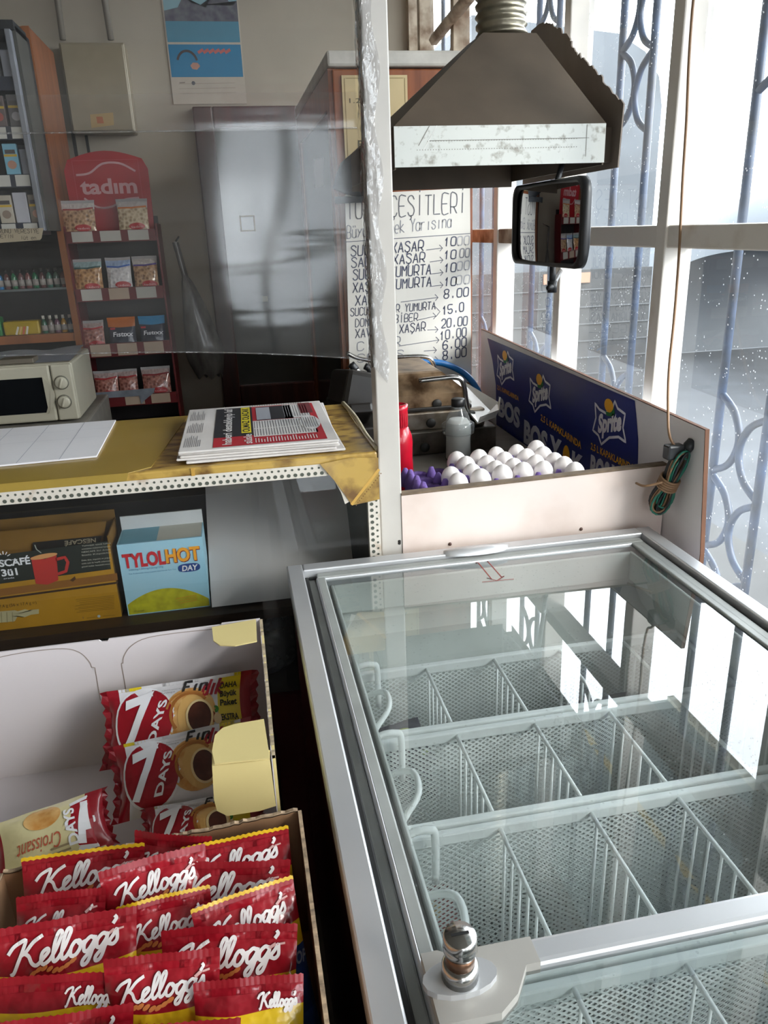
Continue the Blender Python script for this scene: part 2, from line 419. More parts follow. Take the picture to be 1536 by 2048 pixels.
# interior glazed door seen on the back wall
M_dglass = mat('dull_door_glass', '5A5A54', .12, var=.15, scale=3, spec=.6)
d1 = bpy.data.objects.new('door_1', None); COL.objects.link(d1); d1.location = (.18, 3.69, 0); d1['_o'] = (.18, 3.69, 0); struct(d1)
f = MB()
for lo, hi in (((-.085, 3.645, .655), (-.005, 3.70, 1.925)), ((.345, 3.645, .655), (.425, 3.70, 1.925)), ((-.005, 3.645, 1.845), (.345, 3.70, 1.925)), ((-.005, 3.645, .655), (.345, 3.70, .755))): f.bbox(lo, hi, M_dwood, .006)
f.build('door_frame', d1)
MB().box((-.005, 3.672, .755), (.345, 3.684, 1.845), M_dglass).build('glass', d1)
MB().bbox((-.09, 3.66, .0), (.43, 3.70, .655), mat('door_base', '8D877D', .7, var=.1), .004).build('kick_panel', d1)
h = MB(); hb = at(495, 447, Y=3.67)
for a, c, e, g_ in ((-.033, -.033, .033, -.027), (-.033, .027, .033, .033), (-.033, -.033, -.027, .033), (.027, -.033, .033, .033)):
    h.box((hb.x + a, 3.660, hb.z + c), (hb.x + e, 3.672, hb.z + g_), flat('D9C18A'))
h.build('square_sticker_reflection', d1)  # mirrored yellowish sticker, its reflection modelled as bars on the door glass
hb = at(530, 598, Y=3.67)
MB().box((hb.x - .012, 3.664, hb.z - .012), (hb.x + .012, 3.672, hb.z + .012), flat('D8D4C0')).build('small_sticker', d1)

# shop door behind the photographer: glass, bars and a red strip over it
w2 = bpy.data.objects.new('window_2', None); COL.objects.link(w2); w2.location = (.25, -2.65, 0); w2['_o'] = (.25, -2.65, 0); struct(w2)
f = MB()
for lo, hi in (((-.16, -2.68, 0), (-.10, -2.62, 2.24)), ((.60, -2.68, 0), (.66, -2.62, 2.24)), ((.22, -2.68, 0), (.28, -2.62, 2.24)), ((-.1, -2.68, 0), (.6, -2.62, 1.0)), ((-.1, -2.68, 1.28), (.6, -2.62, 1.34))): f.box(lo, hi, M_frame)
f.build('frame', w2)
MB().box((-.1, -2.655, 2.03), (.6, -2.645, 2.24), mat('red_strip', 'B3202A', .5, transl=0)).build('red_strip', w2)
MB().quad((-.1, -2.65, 1.0), (.6, -2.65, 1.0), (.6, -2.65, 2.03), (-.1, -2.65, 2.03), M_pane).build('pane', w2)

# conduit and strut on the walls
b = MB()
for u, uu in ((118, 126), (205, 222)):
    p0 = at(u, 0, Y=3.66); p1 = at(uu, 80, Y=3.66); p0.z = 2.6
    b.tube([p0, p1], .012, mat('grey_conduit', '8F877B', .6), 8)
p0 = at(145, 262, Y=3.67); p1 = at(160, 340, Y=3.67); b.tube([p0, (p1.x, 3.67, 1.0)], .007, mat('black_cable', '2A2826', .6), 8)
p0 = at(172, 270, Y=3.67); b.tube([p0, (p0.x + .01, 3.67, 1.0)], .006, mat('black_cable', '2A2826', .6), 8)
struct(b.build('trim_1', origin=(-.45, 3.66, 2.0)))
p0 = at(868, 80, X=.83); p1 = at(950, -20, X=.83)
struct(MB().tube([p0, p1, p1 + (p1 - p0) * .6], .02, M_rust, 6).build('trim_2', origin=tuple(p0)))

# ---- outside
M_road = mat('asphalt', '3E4145', .9, var=.15, scale=3)
slab('street', (.96, -14, -.22), (26, 20, -.14), M_road)
slab('pavement', (.96, -14, -.14), (2.3, 20, -.05), mat('pavement', '3C3C3B', .9, var=.12, scale=4))
M_stone = mat('neighbour_render', '52575C', .9, h2='484C50', scale=2, lo=.35, hi=.6)
nb = MB(); nb.prism([(1.9, 6.2, -.14), (3.45, 6.2, -.14), (3.45, 6.2, 2.25), (3.41, 6.2, 2.45), (3.28, 6.2, 2.62), (3.05, 6.2, 2.74), (1.9, 6.2, 2.85)], (0, 5, 0), M_stone)
nb.box((1.86, 6.16, -.14), (3.46, 6.2, 1.05), mat('neighbour_plinth', '3A3B3C', .9, var=.2, scale=6))
for k in range(7): nb.box((1.85, 6.15, .05 + k * .14), (3.46, 6.16, .06 + k * .14), flat('434547'))
nb.box((2.5, 6.14, .95), (2.9, 6.2, 1.03), flat('8A6650')); 
struct(nb.build('neighbour_building', origin=(5.5, 9, -.14)))
b = MB()
b.grid(lambda u, v: Vector((6.5 + 9 * v, -12 + 36 * u, -.2 + (1.15 + .95 * math.exp(-((u - .40) / .12) ** 2) + .35 * math.sin(u * 17)) * math.sin(min(1, v * 1.6) * PI / 2))), 60, 12, mat('hill_scrub', '41474C', .95, h2='373C41', scale=1.2))
struct(b.build('hill', origin=(9, 0, -.2)))
b = MB(); pr2 = [(5.2 + .0, -.14), (5.0, .9), (5.02, 1.5), (5.15, 1.80), (5.4, 1.93), (6.6, 1.93), (6.9, 1.7), (7, -.14)]
b.grid(lambda u, v: Vector((lambda q: (5.0 + 2 * u, 4.6 + 4.1 * v, -.14 + 2.07 * (max(0, math.sin(PI * min(1, max(0, u * .96 + .02)))) ** .18) * (max(0, math.sin(PI * v)) ** .16)))(0)), 24, 40, mat('grey_bank', '70757A', .9, h2='666B70', scale=1.5))
struct(b.build('hill', origin=(6, 6.6, -.14)))
# street canopy seen mirrored in the freezer glass
can = MB(); can.box((.98, -3.2, 2.86), (2.25, 3.4, 2.92), mat('canopy_sheet', 'A9B6B4', .6, var=.1, scale=3))
can.box((1.62, -3.2, 2.852), (1.65, 3.4, 2.86), flat('F4C41E')); can.box((2.22, -3.2, 2.84), (2.26, 3.4, 2.93), flat('E6E0C8'))
struct(can.build('canopy_roof', origin=(1.5, 0, 2.86)))

# ================================================================ THE CHEST FREEZER
M_alu = mat('freezer_aluminium', 'C9CACC', .38, metal=.55, var=.05, scale=6)
M_grey = mat('grey_trim', '9A9D9A', .5, var=.12, scale=12)
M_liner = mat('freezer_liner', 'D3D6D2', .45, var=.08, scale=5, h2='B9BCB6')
M_maroon = mat('freezer_side', '4A1418', .35, var=.2, scale=6)
M_fglass = glass('freezer_glass', (.82, .86, .865), 2.7, dirt=.05, dscale=6, speck=.15, dirtcol=(.75, .8, .8))
M_wire = mat('white_wire', 'F2F4F2', .4, var=.06)
M_mesh = meshmat('expanded_mesh', 'E2E6E4', .0105, .34)
fz = thing('chest_freezer', 'white chest freezer with sliding glass lids and wire baskets, in the right foreground', 'freezer', (.4, .55, 0))
x0, x1, y0, y1 = .048, .752, -.25, 1.274
b = MB()   # shell
for lo, hi in (((x0 + .006, y0, .06), (x0 + .05, y1 - .005, .835)), ((x1 - .05, y0, .06), (x1 - .006, y1 - .005, .835)), ((x0 + .05, y1 - .05, .06), (x1 - .05, y1 - .005, .835)), ((x0 + .05, y0, .06), (x1 - .05, y0 + .05, .835)), ((x0 + .05, y0 + .05, .06), (x1 - .05, y1 - .05, .30))): b.box(lo, hi, M_maroon)
b.build('cabinet_shell', fz)
b = MB()   # liner: walls, floor, sloping step over the compressor
xi0, xi1, yi0, yi1 = .124, .70, y0 + .07, 1.225
for lo, hi in (((xi0 - .02, yi0, .31), (xi0, yi1, .80)), ((xi1, yi0, .31), (xi1 + .02, yi1, .80)), ((xi0, yi1, .31), (xi1, yi1 + .02, .80)), ((xi0, yi0 - .02, .31), (xi1, yi0, .80))): b.box(lo, hi, M_liner)
b.box((xi0, yi0, .305), (xi1, yi1, .325), mat('shaded_frosted_floor', '4A5658', .6, var=.2, scale=8))  # frosted floor, with the deep shade below the baskets put into its colour
prof = [(1.225, .80), (1.215, .765), (1.19, .745), (1.115, .725), (1.09, .70), (1.083, .66), (1.083, .32)]
for i in range(len(prof) - 1):
    (ya, za), (yb, zb) = prof[i], prof[i + 1]; b.quad((xi0, ya, za), (xi1, ya, za), (xi1, yb, zb), (xi0, yb, zb), M_liner)
b.build('inner_liner', fz)
b = MB()   # aluminium top frame with steps
def ring(b, o, i, z0, z1, m):
    for lo, hi in (((x0 + o, y0 + o, z0), (x0 + i, y1 - o, z1)), ((x1 - i, y0 + o, z0), (x1 - o, y1 - o, z1)), ((x0 + i, y1 - i, z0), (x1 - i, y1 - o, z1)), ((x0 + i, y0 + o, z0), (x1 - i, y0 + i, z1))): b.bbox(lo, hi, m, .0025)
ring(b, 0, .028, .832, .86, M_alu)
b.build('top_frame', fz)
b = MB(); ring(b, .026, .048, .815, .842, M_grey); ring(b, .048, .053, .82, .852, M_alu); ring(b, .053, .070, .80, .838, M_grey)
ring(b, .070, .076, .79, .845, M_liner); b.build('lid_rail', fz)
b = MB(); ring(b, .029, .036, .842, .846, mat('black_gasket', '141414', .6)); b.build('gasket', fz)
# rear sliding lid
lid = MB(); yl0, yl1 = .40, 1.236
for lo, hi in (((.098, yl0, .846), (.112, yl1, .852)), ((.690, yl0, .846), (.715, yl1, .852)), ((.098, yl1 - .012, .846), (.715, yl1 + .006, .853))): lid.bbox(lo, hi, M_grey, .002)
lo_ = lid.build('rear_lid', fz)
MB().quad((.108, yl0, .848), (.70, yl0, .848), (.70, yl1 - .008, .848), (.108, yl1 - .008, .848), M_fglass).build('glass', lo_)
hd = MB(); c0 = at(952, 1100, Z=.86)
hd.add([c0 + Vector((.062 * math.cos(a), .016 * math.sin(a) * (1 if math.sin(a) < 0 else .75), -.004 + zz)) for zz in (0, .009) for a in [2 * PI * k / 20 for k in range(20)]] + [c0 + Vector((0, 0, .008))],
       [(k, (k + 1) % 20, 20 + (k + 1) % 20, 20 + k) for k in range(20)] + [(20 + k, 20 + (k + 1) % 20, 40) for k in range(20)], M_alu, True)
hd.build('handle', lo_)
ar = MB(); G = lambda u, v: at(u, v, Z=.8486)
M_red = flat('8E2B22')
def gl(b, pts, wd, z, m):
    P = [at(u, v, Z=z) for u, v in pts]; b.stroke([(p.x, p.y) for p in P], wd, lambda x, y: Vector((x, y, z)), m)
for pts in ([(935, 1121), (990, 1115)], [(965, 1164), (1027, 1158)], [(952, 1126), (962, 1118), (976, 1123)], [(952, 1126), (958, 1124)], [(957, 1126), (983, 1158)], [(975, 1122), (1003, 1154)], [(974, 1156), (983, 1158)], [(1003, 1154), (1007, 1153)], [(974, 1156), (994, 1161), (1008, 1152)]): gl(ar, pts, .002, .8488, M_red)
ar.build('arrow_mark', lo_)
# front sliding lid, its rail and the corner plate carrying the lock
lid2 = MB(); yb = .4475
lid2.bbox((.163, .424, .852), (.72, yb, .8655), M_alu, .004)
lid2.bbox((.100, yb - .62, .852), (.118, .38, .864), M_alu, .003)
z = .8662
pl = [Vector((.098, .452, z)), Vector((.098, .390, z)), Vector((.146, .390, z)), Vector((.163, .402, z)), Vector((.178, .4238, z)), Vector((.19, .4238, z)), Vector((.19, yb+.0004, z)), Vector((.118, yb+.0004, z)), Vector((.112, .452, z))]
lid2.prism(pl, (0, 0, -.012), mat('worn_alu_plate', 'B9B5AE', .42, metal=.3, var=.08, scale=10))
lf = lid2.build('front_lid', fz)
MB().quad((.105, yb - .60, .858), (.71, yb - .60, .858), (.71, .43, .858), (.105, .43, .858), M_fglass).build('glass', lf)
lk = MB(); lc = at(920, 1962, Z=.866)
M_chrome = mat('chrome', 'B9B7B4', .18, metal=1, var=.1, scale=60); M_brass = mat('worn_brass', '7A5A45', .35, metal=.8)
lk.prism([lc + Vector((.03 * math.cos(a) * (1 if abs(math.cos(a)) > .3 else .9), .016 * math.sin(a), 0)) for a in [2 * PI * k / 16 for k in range(16)]], (0, 0, .006), M_alu)
lk.lathe([(.0145, .006), (.0145, .018), (.013, .020), (.0115, .021)], M_chrome, lc, 24)
lk.lathe([(.0115, .020), (.0115, .034)], M_brass, lc, 24)
lk.lathe([(.013, .033), (.0135, .036), (.013, .038), (.0128, .040), (.0132, .042), (.0132, .047), (.0118, .0495), (0, .0495)], M_chrome, lc, 24)
lk.box(lc + Vector((-.007, -.0012, .0493)), lc + Vector((.007, .0012, .0499)), flat('0A0A0A'))
lk.build('lock', lf)
# baskets
def basket(yA, yB, nm, lab, dx=(.25, .365, .48, .595)):
    t = thing('wire_basket', lab, 'basket', (.42, (yA + yB) / 2, .36), 'white wire baskets in the freezer')
    xa, xb, zt, zb = .138, .695, .75, .40
    r = MB()
    for y in (yA - .004, yB + .004): r.bbox((xa, y - .005, zt - .012), (xb, y + .005, zt + .004), M_wire, .002)
    for x in (xa, xb): r.tube([(x, yB, zt), (x, yA, zt)], .0035, M_wire, 8)
    r.build('rim', t)
    for y in (yA - .004, yB + .004):
        MB().quad((xa, y, zb), (xb, y, zb), (xb, y, zt - .008), (xa, y, zt - .008), M_mesh).build('mesh_wall', t)
    MB().quad((xa, yB, zb), (xb, yB, zb), (xb, yA, zb), (xa, yA, zb), M_mesh).build('mesh_floor', t)
    for x in (xa,) + dx + (xb,):
        d = MB(); d.tube([(x, yB, zt - .002), (x, yA, zt - .002)], .0029, M_wire, 8)
        k = int((yA - yB) / .024)
        for i in range(1, k):
            y = yB + (yA - yB) * i / k; d.tube([(x, y, zt), (x, y, zb)], .0018, M_wire, 6)
        d.build('divider', t)
    yc = (yA + yB) / 2 - .035; h = MB(); h.tube(sm([(xa - .002, yc - .044, zt - .004), (xa + .002, yc - .042, zt + .012), (xa + .024, yc - .024, zt + .030), (xa + .026, yc + .016, zt + .030), (xa + .002, yc + .038, zt + .012), (xa - .002, yc + .040, zt - .004)], 4), .0042, M_wire, 8); h.build('handle', t)
    yc = yA - .022; h = MB(); h.tube(sm([(xa - .004, yc, zt - .02), (xa - .004, yc, zt + .018), (xa + .003, yc, zt + .028), (xa + .022, yc, zt + .028), (xa + .029, yc, zt + .018), (xa + .029, yc, zt - .05)], 4), .0048, M_wire, 8); h.build('handle', t)
    return t
basket(1.062, .890, 'a', 'rearmost white wire basket in the freezer, dark wrappers in its left cell')
basket(.882, .706, 'b', 'second white wire basket from the freezer rear, mesh wall facing out')
basket(.698, .498, 'c', 'third wire basket from the freezer rear, right behind the lid rail')
basket(.490, .29, 'd', 'white wire basket under the front lid glass beside the lock')

# ---------------------------------------------------------------- pen lettering
PEN = {'A': '00 26 40;12 32', 'B': '00 06 36 45 33 03;33 42 41 30 00', 'C': '45 36 16 05 01 10 30 41', 'D': '00 06 26 44 42 20 00', 'E': '40 00 06 46;03 33',
 'G': '45 36 16 05 01 10 30 42 22', 'I': '20 26', 'K': '00 06;46 03 40', 'L': '06 00 40', 'M': '00 06 23 46 40', 'N': '00 06 40 46', 'O': '10 01 05 16 36 45 41 30 10',
 'P': '00 06 36 45 43 32 02', 'R': '00 06 36 45 43 32 02;22 40', 'S': '45 36 16 05 14 33 42 41 30 10 01', 'T': '06 46;26 20', 'U': '06 01 10 30 41 46', 'V': '06 20 46',
 'X': '00 46;06 40', 'Y': '06 23 46;23 20', 'F': '00 06 46;03 33', 'k': '06 00;34 02 40', 'm': '00 04;03 14 23 20;23 34 43 40', 'e': '02 42 43 34 14 03 01 10 30', 'y': '04 22;44 22 00',
 'a': '43 34 14 03 01 10 30 41;44 40', 'r': '00 04;03 14 34', 'i': '20 24', 's': '43 34 14 03 32 41 30 10 01', 'n': '00 04;03 14 34 43 40', 'u': '04 01 10 30 41;44 40', 'd': '43 34 14 03 01 10 30 41;46 40', 'o': '10 01 03 14 34 43 41 30 10',
 't': '26 21 30 40;04 44', 'p': '00 04 34 43 41 30 00', 'l': '26 20', 'c': '43 34 14 03 01 10 30 41',
 '0': '10 01 05 16 36 45 41 30 10', '1': '14 26 20', '2': '05 16 36 45 43 00 40', '5': '46 06 03 33 42 41 30 10 01', '6': '45 26 04 01 10 30 41 42 33 03', '8': '13 05 16 36 45 33 13 02 01 10 30 41 42 33', '.': '20 21', '>': '15 43 11', '-': '03 43'}
BASE = {'Ç': 'C', 'Ş': 'S', 'İ': 'I', 'Ü': 'U', 'ü': 'u', 'ı': 'i', 'Ğ': 'G'}
def pen(b, txt, fn, m, x, y, h, wd, lw=.09, slant=.12, jit=.25):
    n = len(txt); cw = wd / (n - .3)
    for i, ch in enumerate(txt):
        if ch == ' ': continue
        g = PEN.get(BASE.get(ch, ch))
        if not g: continue
        ox = x + i * cw; jx = [random.uniform(-jit, jit) * .5 for _ in range(4)]
        def T(p, q): return (ox + (p / 4) * cw * .70 + slant * q / 6 * h + jx[0] * cw * .1, y + q / 6 * h * (1 + jx[1] * .12) + jx[2] * h * .08)
        for st in g.split(';'):
            pts = [T(int(k[0]), int(k[1])) for k in st.split()]
            if len(pts) > 3: pts = [(p.x, p.y) for p in sm([(p[0], p[1], 0) for p in pts], 3)]
            b.stroke(pts, lw * h, fn, m)
        if ch in 'ÇŞ': b.stroke([T(2, 0), T(2.3, -.7), T(1.4, -1.3)], lw * h, fn, m)
        if ch in 'İ': b.stroke([T(2, 7), T(2.1, 7.6)], lw * h, fn, m)
        if ch in 'Üü':
            top = 7 if ch == 'Ü' else 5.2
            for q in (1, 3): b.stroke([T(q, top), T(q, top + .6)], lw * h, fn, m)

# ================================================================ SANDWICH COUNTER
M_white = mat('white_laminate', 'E2D3CB', .42, var=.06, scale=7, h2='CDB9AD', lo=.2, hi=.55)
M_card = mat('white_board', 'DEDCDD', .5, var=.05, scale=6)
M_edge = mat('raw_board_edge', '7D6B57', .8, var=.2, scale=40)
M_steeld = mat('greasy_steel', '6E675E', .38, metal=.55, var=.25, scale=14, h2='3B352E')
sc = thing('sandwich_counter', 'white boxed sandwich counter with a tall printed side panel, behind the freezer', 'counter', (.53, 1.9, 0))
MB().box((.272, 1.318, 0), (.788, 2.478, .822), mat('counter_base', '77716A', .45, metal=.2, var=.15)).build('base_cabinet', sc)
fp = MB(); fp.prism([(.268, 1.30, .40), (.795, 1.30, .40), (.795, 1.30, .9745), (.268, 1.30, .965)], (0, .016, 0), M_white)
fp.prism([(.268, 1.2992, .962), (.795, 1.2992, .9715), (.795, 1.2992, .9755), (.268, 1.2992, .966)], (0, .0175, 0), M_edge)
for u, v in ((900, 1088), (1162, 1058)):
    p = at(u, v, Y=1.3); fp.lathe([(.0035, 0), (.003, .0015), (0, .0015)], flat('5A4038'), p + Vector((0, -.0003, 0)), 12, Matrix.Rotation(PI / 2, 3, 'X'))
fp.build('front_panel', sc)
MB().prism([at(1333, 1040, Y=1.296), at(1385, 1085, Y=1.22) , at(1385, 1140, Y=1.22), at(1333, 1100, Y=1.296)], (-.004, -.004, 0), flat('E3DFD6')).build('tape_patch', sc)
XS = .797
sp = MB(); sp.prism([(XS, 2.485, .55), (XS, 1.165, .55), (XS, 1.165, .84), (XS, 1.192, 1.066), (XS, 2.485, 1.098)], (.007, 0, 0), M_card)
sp.prism([(XS - .0005, 1.1645, .55), (XS - .0005, 1.1645, .84), (XS - .0005, 1.1915, 1.067), (XS + .0075, 1.1915, 1.067), (XS + .0075, 1.1645, .84), (XS + .0075, 1.1645, .55)], (0, .002, 0), mat('fibreboard_edge', '6B4630', .8))
sp.prism([(XS - .0005, 1.1915, 1.067), (XS + .0075, 1.1915, 1.067), (XS + .0075, 2.485, 1.099), (XS - .0005, 2.485, 1.099)], (0, 0, .0015), mat('fibreboard_edge', '6B4630', .8))
M_blue = mat('print_blue', '17267A', .32, var=.12, scale=5)
M_pw, M_py, M_pg, M_pwg = flat('E9E9EE', .4), flat('F2B01E', .4), flat('1E7A3C', .4), flat('CDD0DA', .4)
ps = plane((XS, 2.5, 0), (0, -1, 0), Z3, .0005); ps2 = plane((XS, 2.5, 0), (0, -1, 0), Z3, .0011); ps3 = plane((XS, 2.5, 0), (0, -1, 0), Z3, .0016)
def s2(u, v): p = at(u, v, X=XS); return (2.5 - p.y, p.z)
poly = [s2(975, 676), s2(985, 720), s2(992, 770), s2(993, 850), (s2(993, 850)[0], .80), (s2(1275, 935)[0], .80), s2(1276, 935), s2(1277, 880), s2(1273, 830), s2(1270, 801)]
poly[0] = (poly[0][0], min(poly[0][1], 1.092)); sp.shape(poly, ps, M_blue)
C3 = s2(1219, 843)
def Q3(a, c): p = s2(930 + a / 4.042, 640 + c / 4.042); return (p[0] - C3[0], p[1] - C3[1])
def burst(uc, vc, k):
    cx, cy = s2(uc, vc); W = lambda q: (cx + q[0] * k, cy + q[1] * k)
    star = [(1055, 672), (1090, 722), (1140, 752), (1190, 728), (1215, 655), (1238, 715), (1298, 760), (1280, 870), (1303, 988), (1245, 945), (1170, 950), (1105, 1005), (1082, 932), (1037, 890), (1062, 790)]
    sp.stroke([W(Q3(*p)) for p in star], .006 * k, ps2, M_pw, closed=True)
    l, r, t = Q3(1078, 905), Q3(1268, 888), Q3(1078, 770); an = (r[1] - l[1]) / (r[0] - l[0])
    sp.text('Sprite', lambda x, y: ps3(*W((l[0] + x, l[1] + y + an * x))), M_pw, 0, 0, t[1] - l[1] + .004, r[0] - l[0], bold=.05)
    sp.shape([W(Q3(1168 + 36 * math.cos(a), 692 + 56 * math.sin(a) + 12 * math.cos(a))) for a in [2 * PI * i / 20 for i in range(20)]], ps3, M_py)
    sp.shape([W(Q3(*p)) for p in ((1140, 738), (1170, 752), (1195, 738), (1212, 705), (1215, 760), (1190, 782), (1150, 772))], ps3, M_pg)
burst(1011, 734, .98); burst(1080, 785, 1.0); burst(1219, 843, 1.0)
def ptext(t, u0, v0, u1, v1, hpx, m, bold=.02):
    a = s2(u0, v0); c = s2(u1, v0); d = s2(u1, v1); e = s2(u0, v0 - hpx); ang = (d[1] - a[1]) / (d[0] - a[0])
    f = lambda x, y: ps2(a[0] + x, a[1] + y + ang * x)
    sp.text(t, f, m, 0, 0, e[1] - a[1], d[0] - a[0], bold=bold)
ptext('2,5 L KAPAKLARINDA', 995, 778, 1038, 802, 9, M_py); ptext('BOS', 997, 828, 1040, 856, 36, M_pwg, .05); ptext('YOK', 1000, 890, 1038, 925, 40, flat('4A4F5A'), .05)
ptext('2,5 L KAPAKLARINDA', 1082, 840, 1163, 898, 13, M_py); ptext('BOS Y', 1048, 882, 1122, 930, 44, M_pwg, .05); ptext('K', 1143, 943, 1166, 958, 44, M_pwg, .05)
o2 = s2(1133, 915); sp.shape([(o2[0] + .022 * math.cos(a), o2[1] + .032 * math.sin(a)) for a in [2 * PI * i / 20 for i in range(20)]], ps2, M_py)
ptext('2,5 L KAPAKLARINDA', 1182, 898, 1268, 944, 14, M_py); ptext('BOS YOK', 1180, 955, 1274, 1005, 48, M_pwg, .05)
sp.build('side_panel', sc)

# toast price board on the cabinet
M_wood = mat('red_brown_veneer', '96562F', .38, var=.2, scale=3, stretch=(9, 9, .7), h2='703A1E')
M_wood2 = mat('orange_wood_edge', '9A5A2A', .45, var=.15, scale=3, stretch=(9, 9, .7))
cb = thing('tall_cabinet', 'tall red-brown wooden cabinet with white top and dark glass side, behind the hood', 'cabinet', (.55, 3.0, 0))
f = MB(); X0, X1, Y0, Y1, ZT = .336, .772, 2.50, 3.56, 1.863
for lo, hi in (((X0 + .006, Y0 + .02, .0), (X1, Y1, .08)), ((X0 + .02, Y1 - .02, .08), (X1, Y1, ZT)), ((X1 - .02, Y0 + .02, .08), (X1, Y1, ZT)), ((X0, Y0 + .012, .0), (X0 + .02, Y0 + .07, ZT)), ((X0, Y1 - .09, 0), (X0 + .02, Y1, ZT)), ((X0, Y0 + .07, ZT - .10), (X0 + .02, Y1 - .09, ZT)), ((X0, Y0 + .07, 0), (X0 + .02, Y1 - .09, .5)), ((X0 + .02, Y0 + .02, ZT - .02), (X1, Y1, ZT))): f.box(lo, hi, M_wood)
f.build('carcass', cb)
MB().box((X0 + .006, Y0 + .07, .5), (X0 + .014, Y1 - .09, ZT - .10), mat('dark_glass', '33373C', .15, var=.2, scale=2)).build('side_glass', cb)
MB().bbox((X0 + .012, Y0, .05), (X1, Y0 + .02, ZT - .004), M_wood, .004).build('door', cb)
MB().bbox((X0 - .004, Y0 - .012, ZT), (X1 - .038, Y1 + .01, ZT + .042), mat('white_worktop', 'C9C4BB', .5), .008).build('top', cb)
b = MB()
for (u0, v0, u1, v1) in ((625, 197, 637, 236), (628, 314, 647, 376)):
    q = [at(u0, v0 + 6, X=X0 + .0055), at(u1, v0, X=X0 + .0055), at(u1, v1 - 4, X=X0 + .0055), at(u0 + 3, v1, X=X0 + .0055)]; b.prism(q, (-.001, 0, 0), flat('BFC3CE'))
b.build('side_sticker', cb)
po = MB(); po.box((.373, 2.494, 1.535), (.568, 2.499, 1.842), mat('cream_poster', 'C9B489', .6, var=.08, scale=8))
pp = plane((.373, 2.494, 1.535), X3, Z3, .0006); pk = flat('55503F')
po.text('1.20', pp, pk, .02, .235, .013, .05); po.text('BİZ', pp, pk, .04, .115, .022, .06, bold=.02); po.text('SIGARA', pp, pk, .03, .078, .022, .12, bold=.02)
po.stroke([(.008, .008), (.187, .008), (.187, .299), (.008, .299)], .002, pp, flat('8C7A4E'), closed=True)
tag(po.build('poster', origin=(.47, 2.497, 1.535)), 'cream paper poster on the upper front of the brown cabinet', 'poster')
# cap hanging over the poster
cp = MB(); cc = Vector((.40, 2.455, 1.56))
cp.lathe([(.062, -.045), (.066, -.01), (.06, .03), (.04, .06), (.015, .074), (0, .076)], mat('cap_cloth', '3F4146', .9, var=.15, scale=40), cc, 20, Matrix.Rotation(.35, 3, 'Y'), 1, .55)
cp.grid(lambda u, v: cc + Vector((-.075 + .13 * u, -.03 - .045 * v * math.sin(PI * u), -.045 - .02 * v)), 10, 4, mat('cap_cloth', '3F4146', .9, var=.15, scale=40))
tag(cp.build('cap', origin=tuple(cc)), 'dark grey cloth cap hanging below the cream poster', 'cap')
pb = MB(); YB = 2.488
c0, c1, c2, c3 = at(690, 389, Y=YB), at(940, 376, Y=YB), at(943, 760, Y=YB), at(700, 775, Y=YB); c2.z = c3.z = .925
pb.prism([c3, c2, c1, c0], (0, .007, 0), mat('paper_board', 'D6D3CC', .5, var=.04, scale=4))
def bd(t, u0, v0, u1, v1, hpx, col='3B4058', lw=.12, slant=.12):
    a, d = at(u0, v0, Y=YB), at(u1, v1, Y=YB); e = at(u0, v0 - hpx, Y=YB); x = (d - a); L = x.length
    pen(pb, t, plane(a, x, Z3 - x.normalized() * x.normalized().z, .0007), flat(col), 0, 0, e.z - a.z, L, lw, slant)
def bl(pts, col='6A6C78', lw=.0022):
    P = [at(u, v, Y=YB) for u, v in pts]; pb.stroke([(p.x, p.z) for p in P], lw, lambda x, y: Vector((x, YB - .0007, y)), flat(col))
bd('TOST ÇEŞİTLERİ', 694, 438, 930, 425, 40, '5E6068', .055, .05)
bd('Büyük Ekmek Yarısına', 694, 477, 902, 454, 24, '8A8C94', .08)
bl([(690, 484), (940, 467)])
dk = '40455C'
for t, u0, v0, u1, v1, h, c in (('SUCUK XAŞAR', 702, 512, 846, 501, 20, dk), ('SALAM XAŞAR', 703, 535, 849, 524, 19, dk), ('SUCUK YUMURTA', 706, 560, 861, 548, 20, dk), ('XAŞAR YUMURTA', 706, 585, 862, 572, 19, dk), ('XAŞAR', 711, 611, 772, 606, 19, dk),
  ('SUCUK XAŞAR YUMURTA', 701, 632, 870, 618, 15, '4A4E60'), ('DOMATES BİBER', 711, 654, 835, 641, 15, '5C606E'), ('XAVURMA XAŞAR', 711, 676, 850, 661, 17, '4A4E60'), ('CİĞER', 715, 702, 800, 690, 17, '84868E'), ('SOSİS', 715, 725, 806, 716, 16, '84868E')):
    bd(t, u0, v0, u1, v1, h, c)
for t, u0, v0, u1, v1, c in (('10', 888, 492, 911, 491, dk), ('00', 914, 491, 938, 489, 'A9A9AE'), ('10', 888, 518, 911, 517, dk), ('.00', 908, 516, 938, 514, '85868E'), ('10', 888, 544, 911, 543, dk), ('00', 914, 541, 938, 539, 'A9A9AE'), ('10', 888, 572, 911, 571, dk), ('00', 912, 569, 938, 567, 'A9A9AE'),
  ('8.00', 888, 597, 936, 592, dk), ('15.0', 885, 629, 927, 622, dk), ('20.00', 883, 656, 934, 650, '55596A'), ('10.00', 880, 680, 932, 672, '55596A'), ('6.00', 886, 699, 932, 692, dk), ('8.00', 886, 720, 932, 712, dk)):
    bd(t, u0, v0, u1, v1, 17, c, .14)
for a, c in (((853, 500), (885, 496)), ((860, 524), (886, 520)), ((862, 548), (886, 545)), ((860, 573), (886, 570)), ((802, 604), (876, 595)), ((836, 640), (872, 632)), ((855, 660), (876, 659)), ((798, 692), (878, 680)), ((848, 702), (873, 700)), ((850, 722), (876, 719))):
    bl([a, c]); bl([(c[0] - 6, c[1] - 6), c, (c[0] - 5, c[1] + 6)])
bl([(870, 613), (880, 623), (872, 633)])
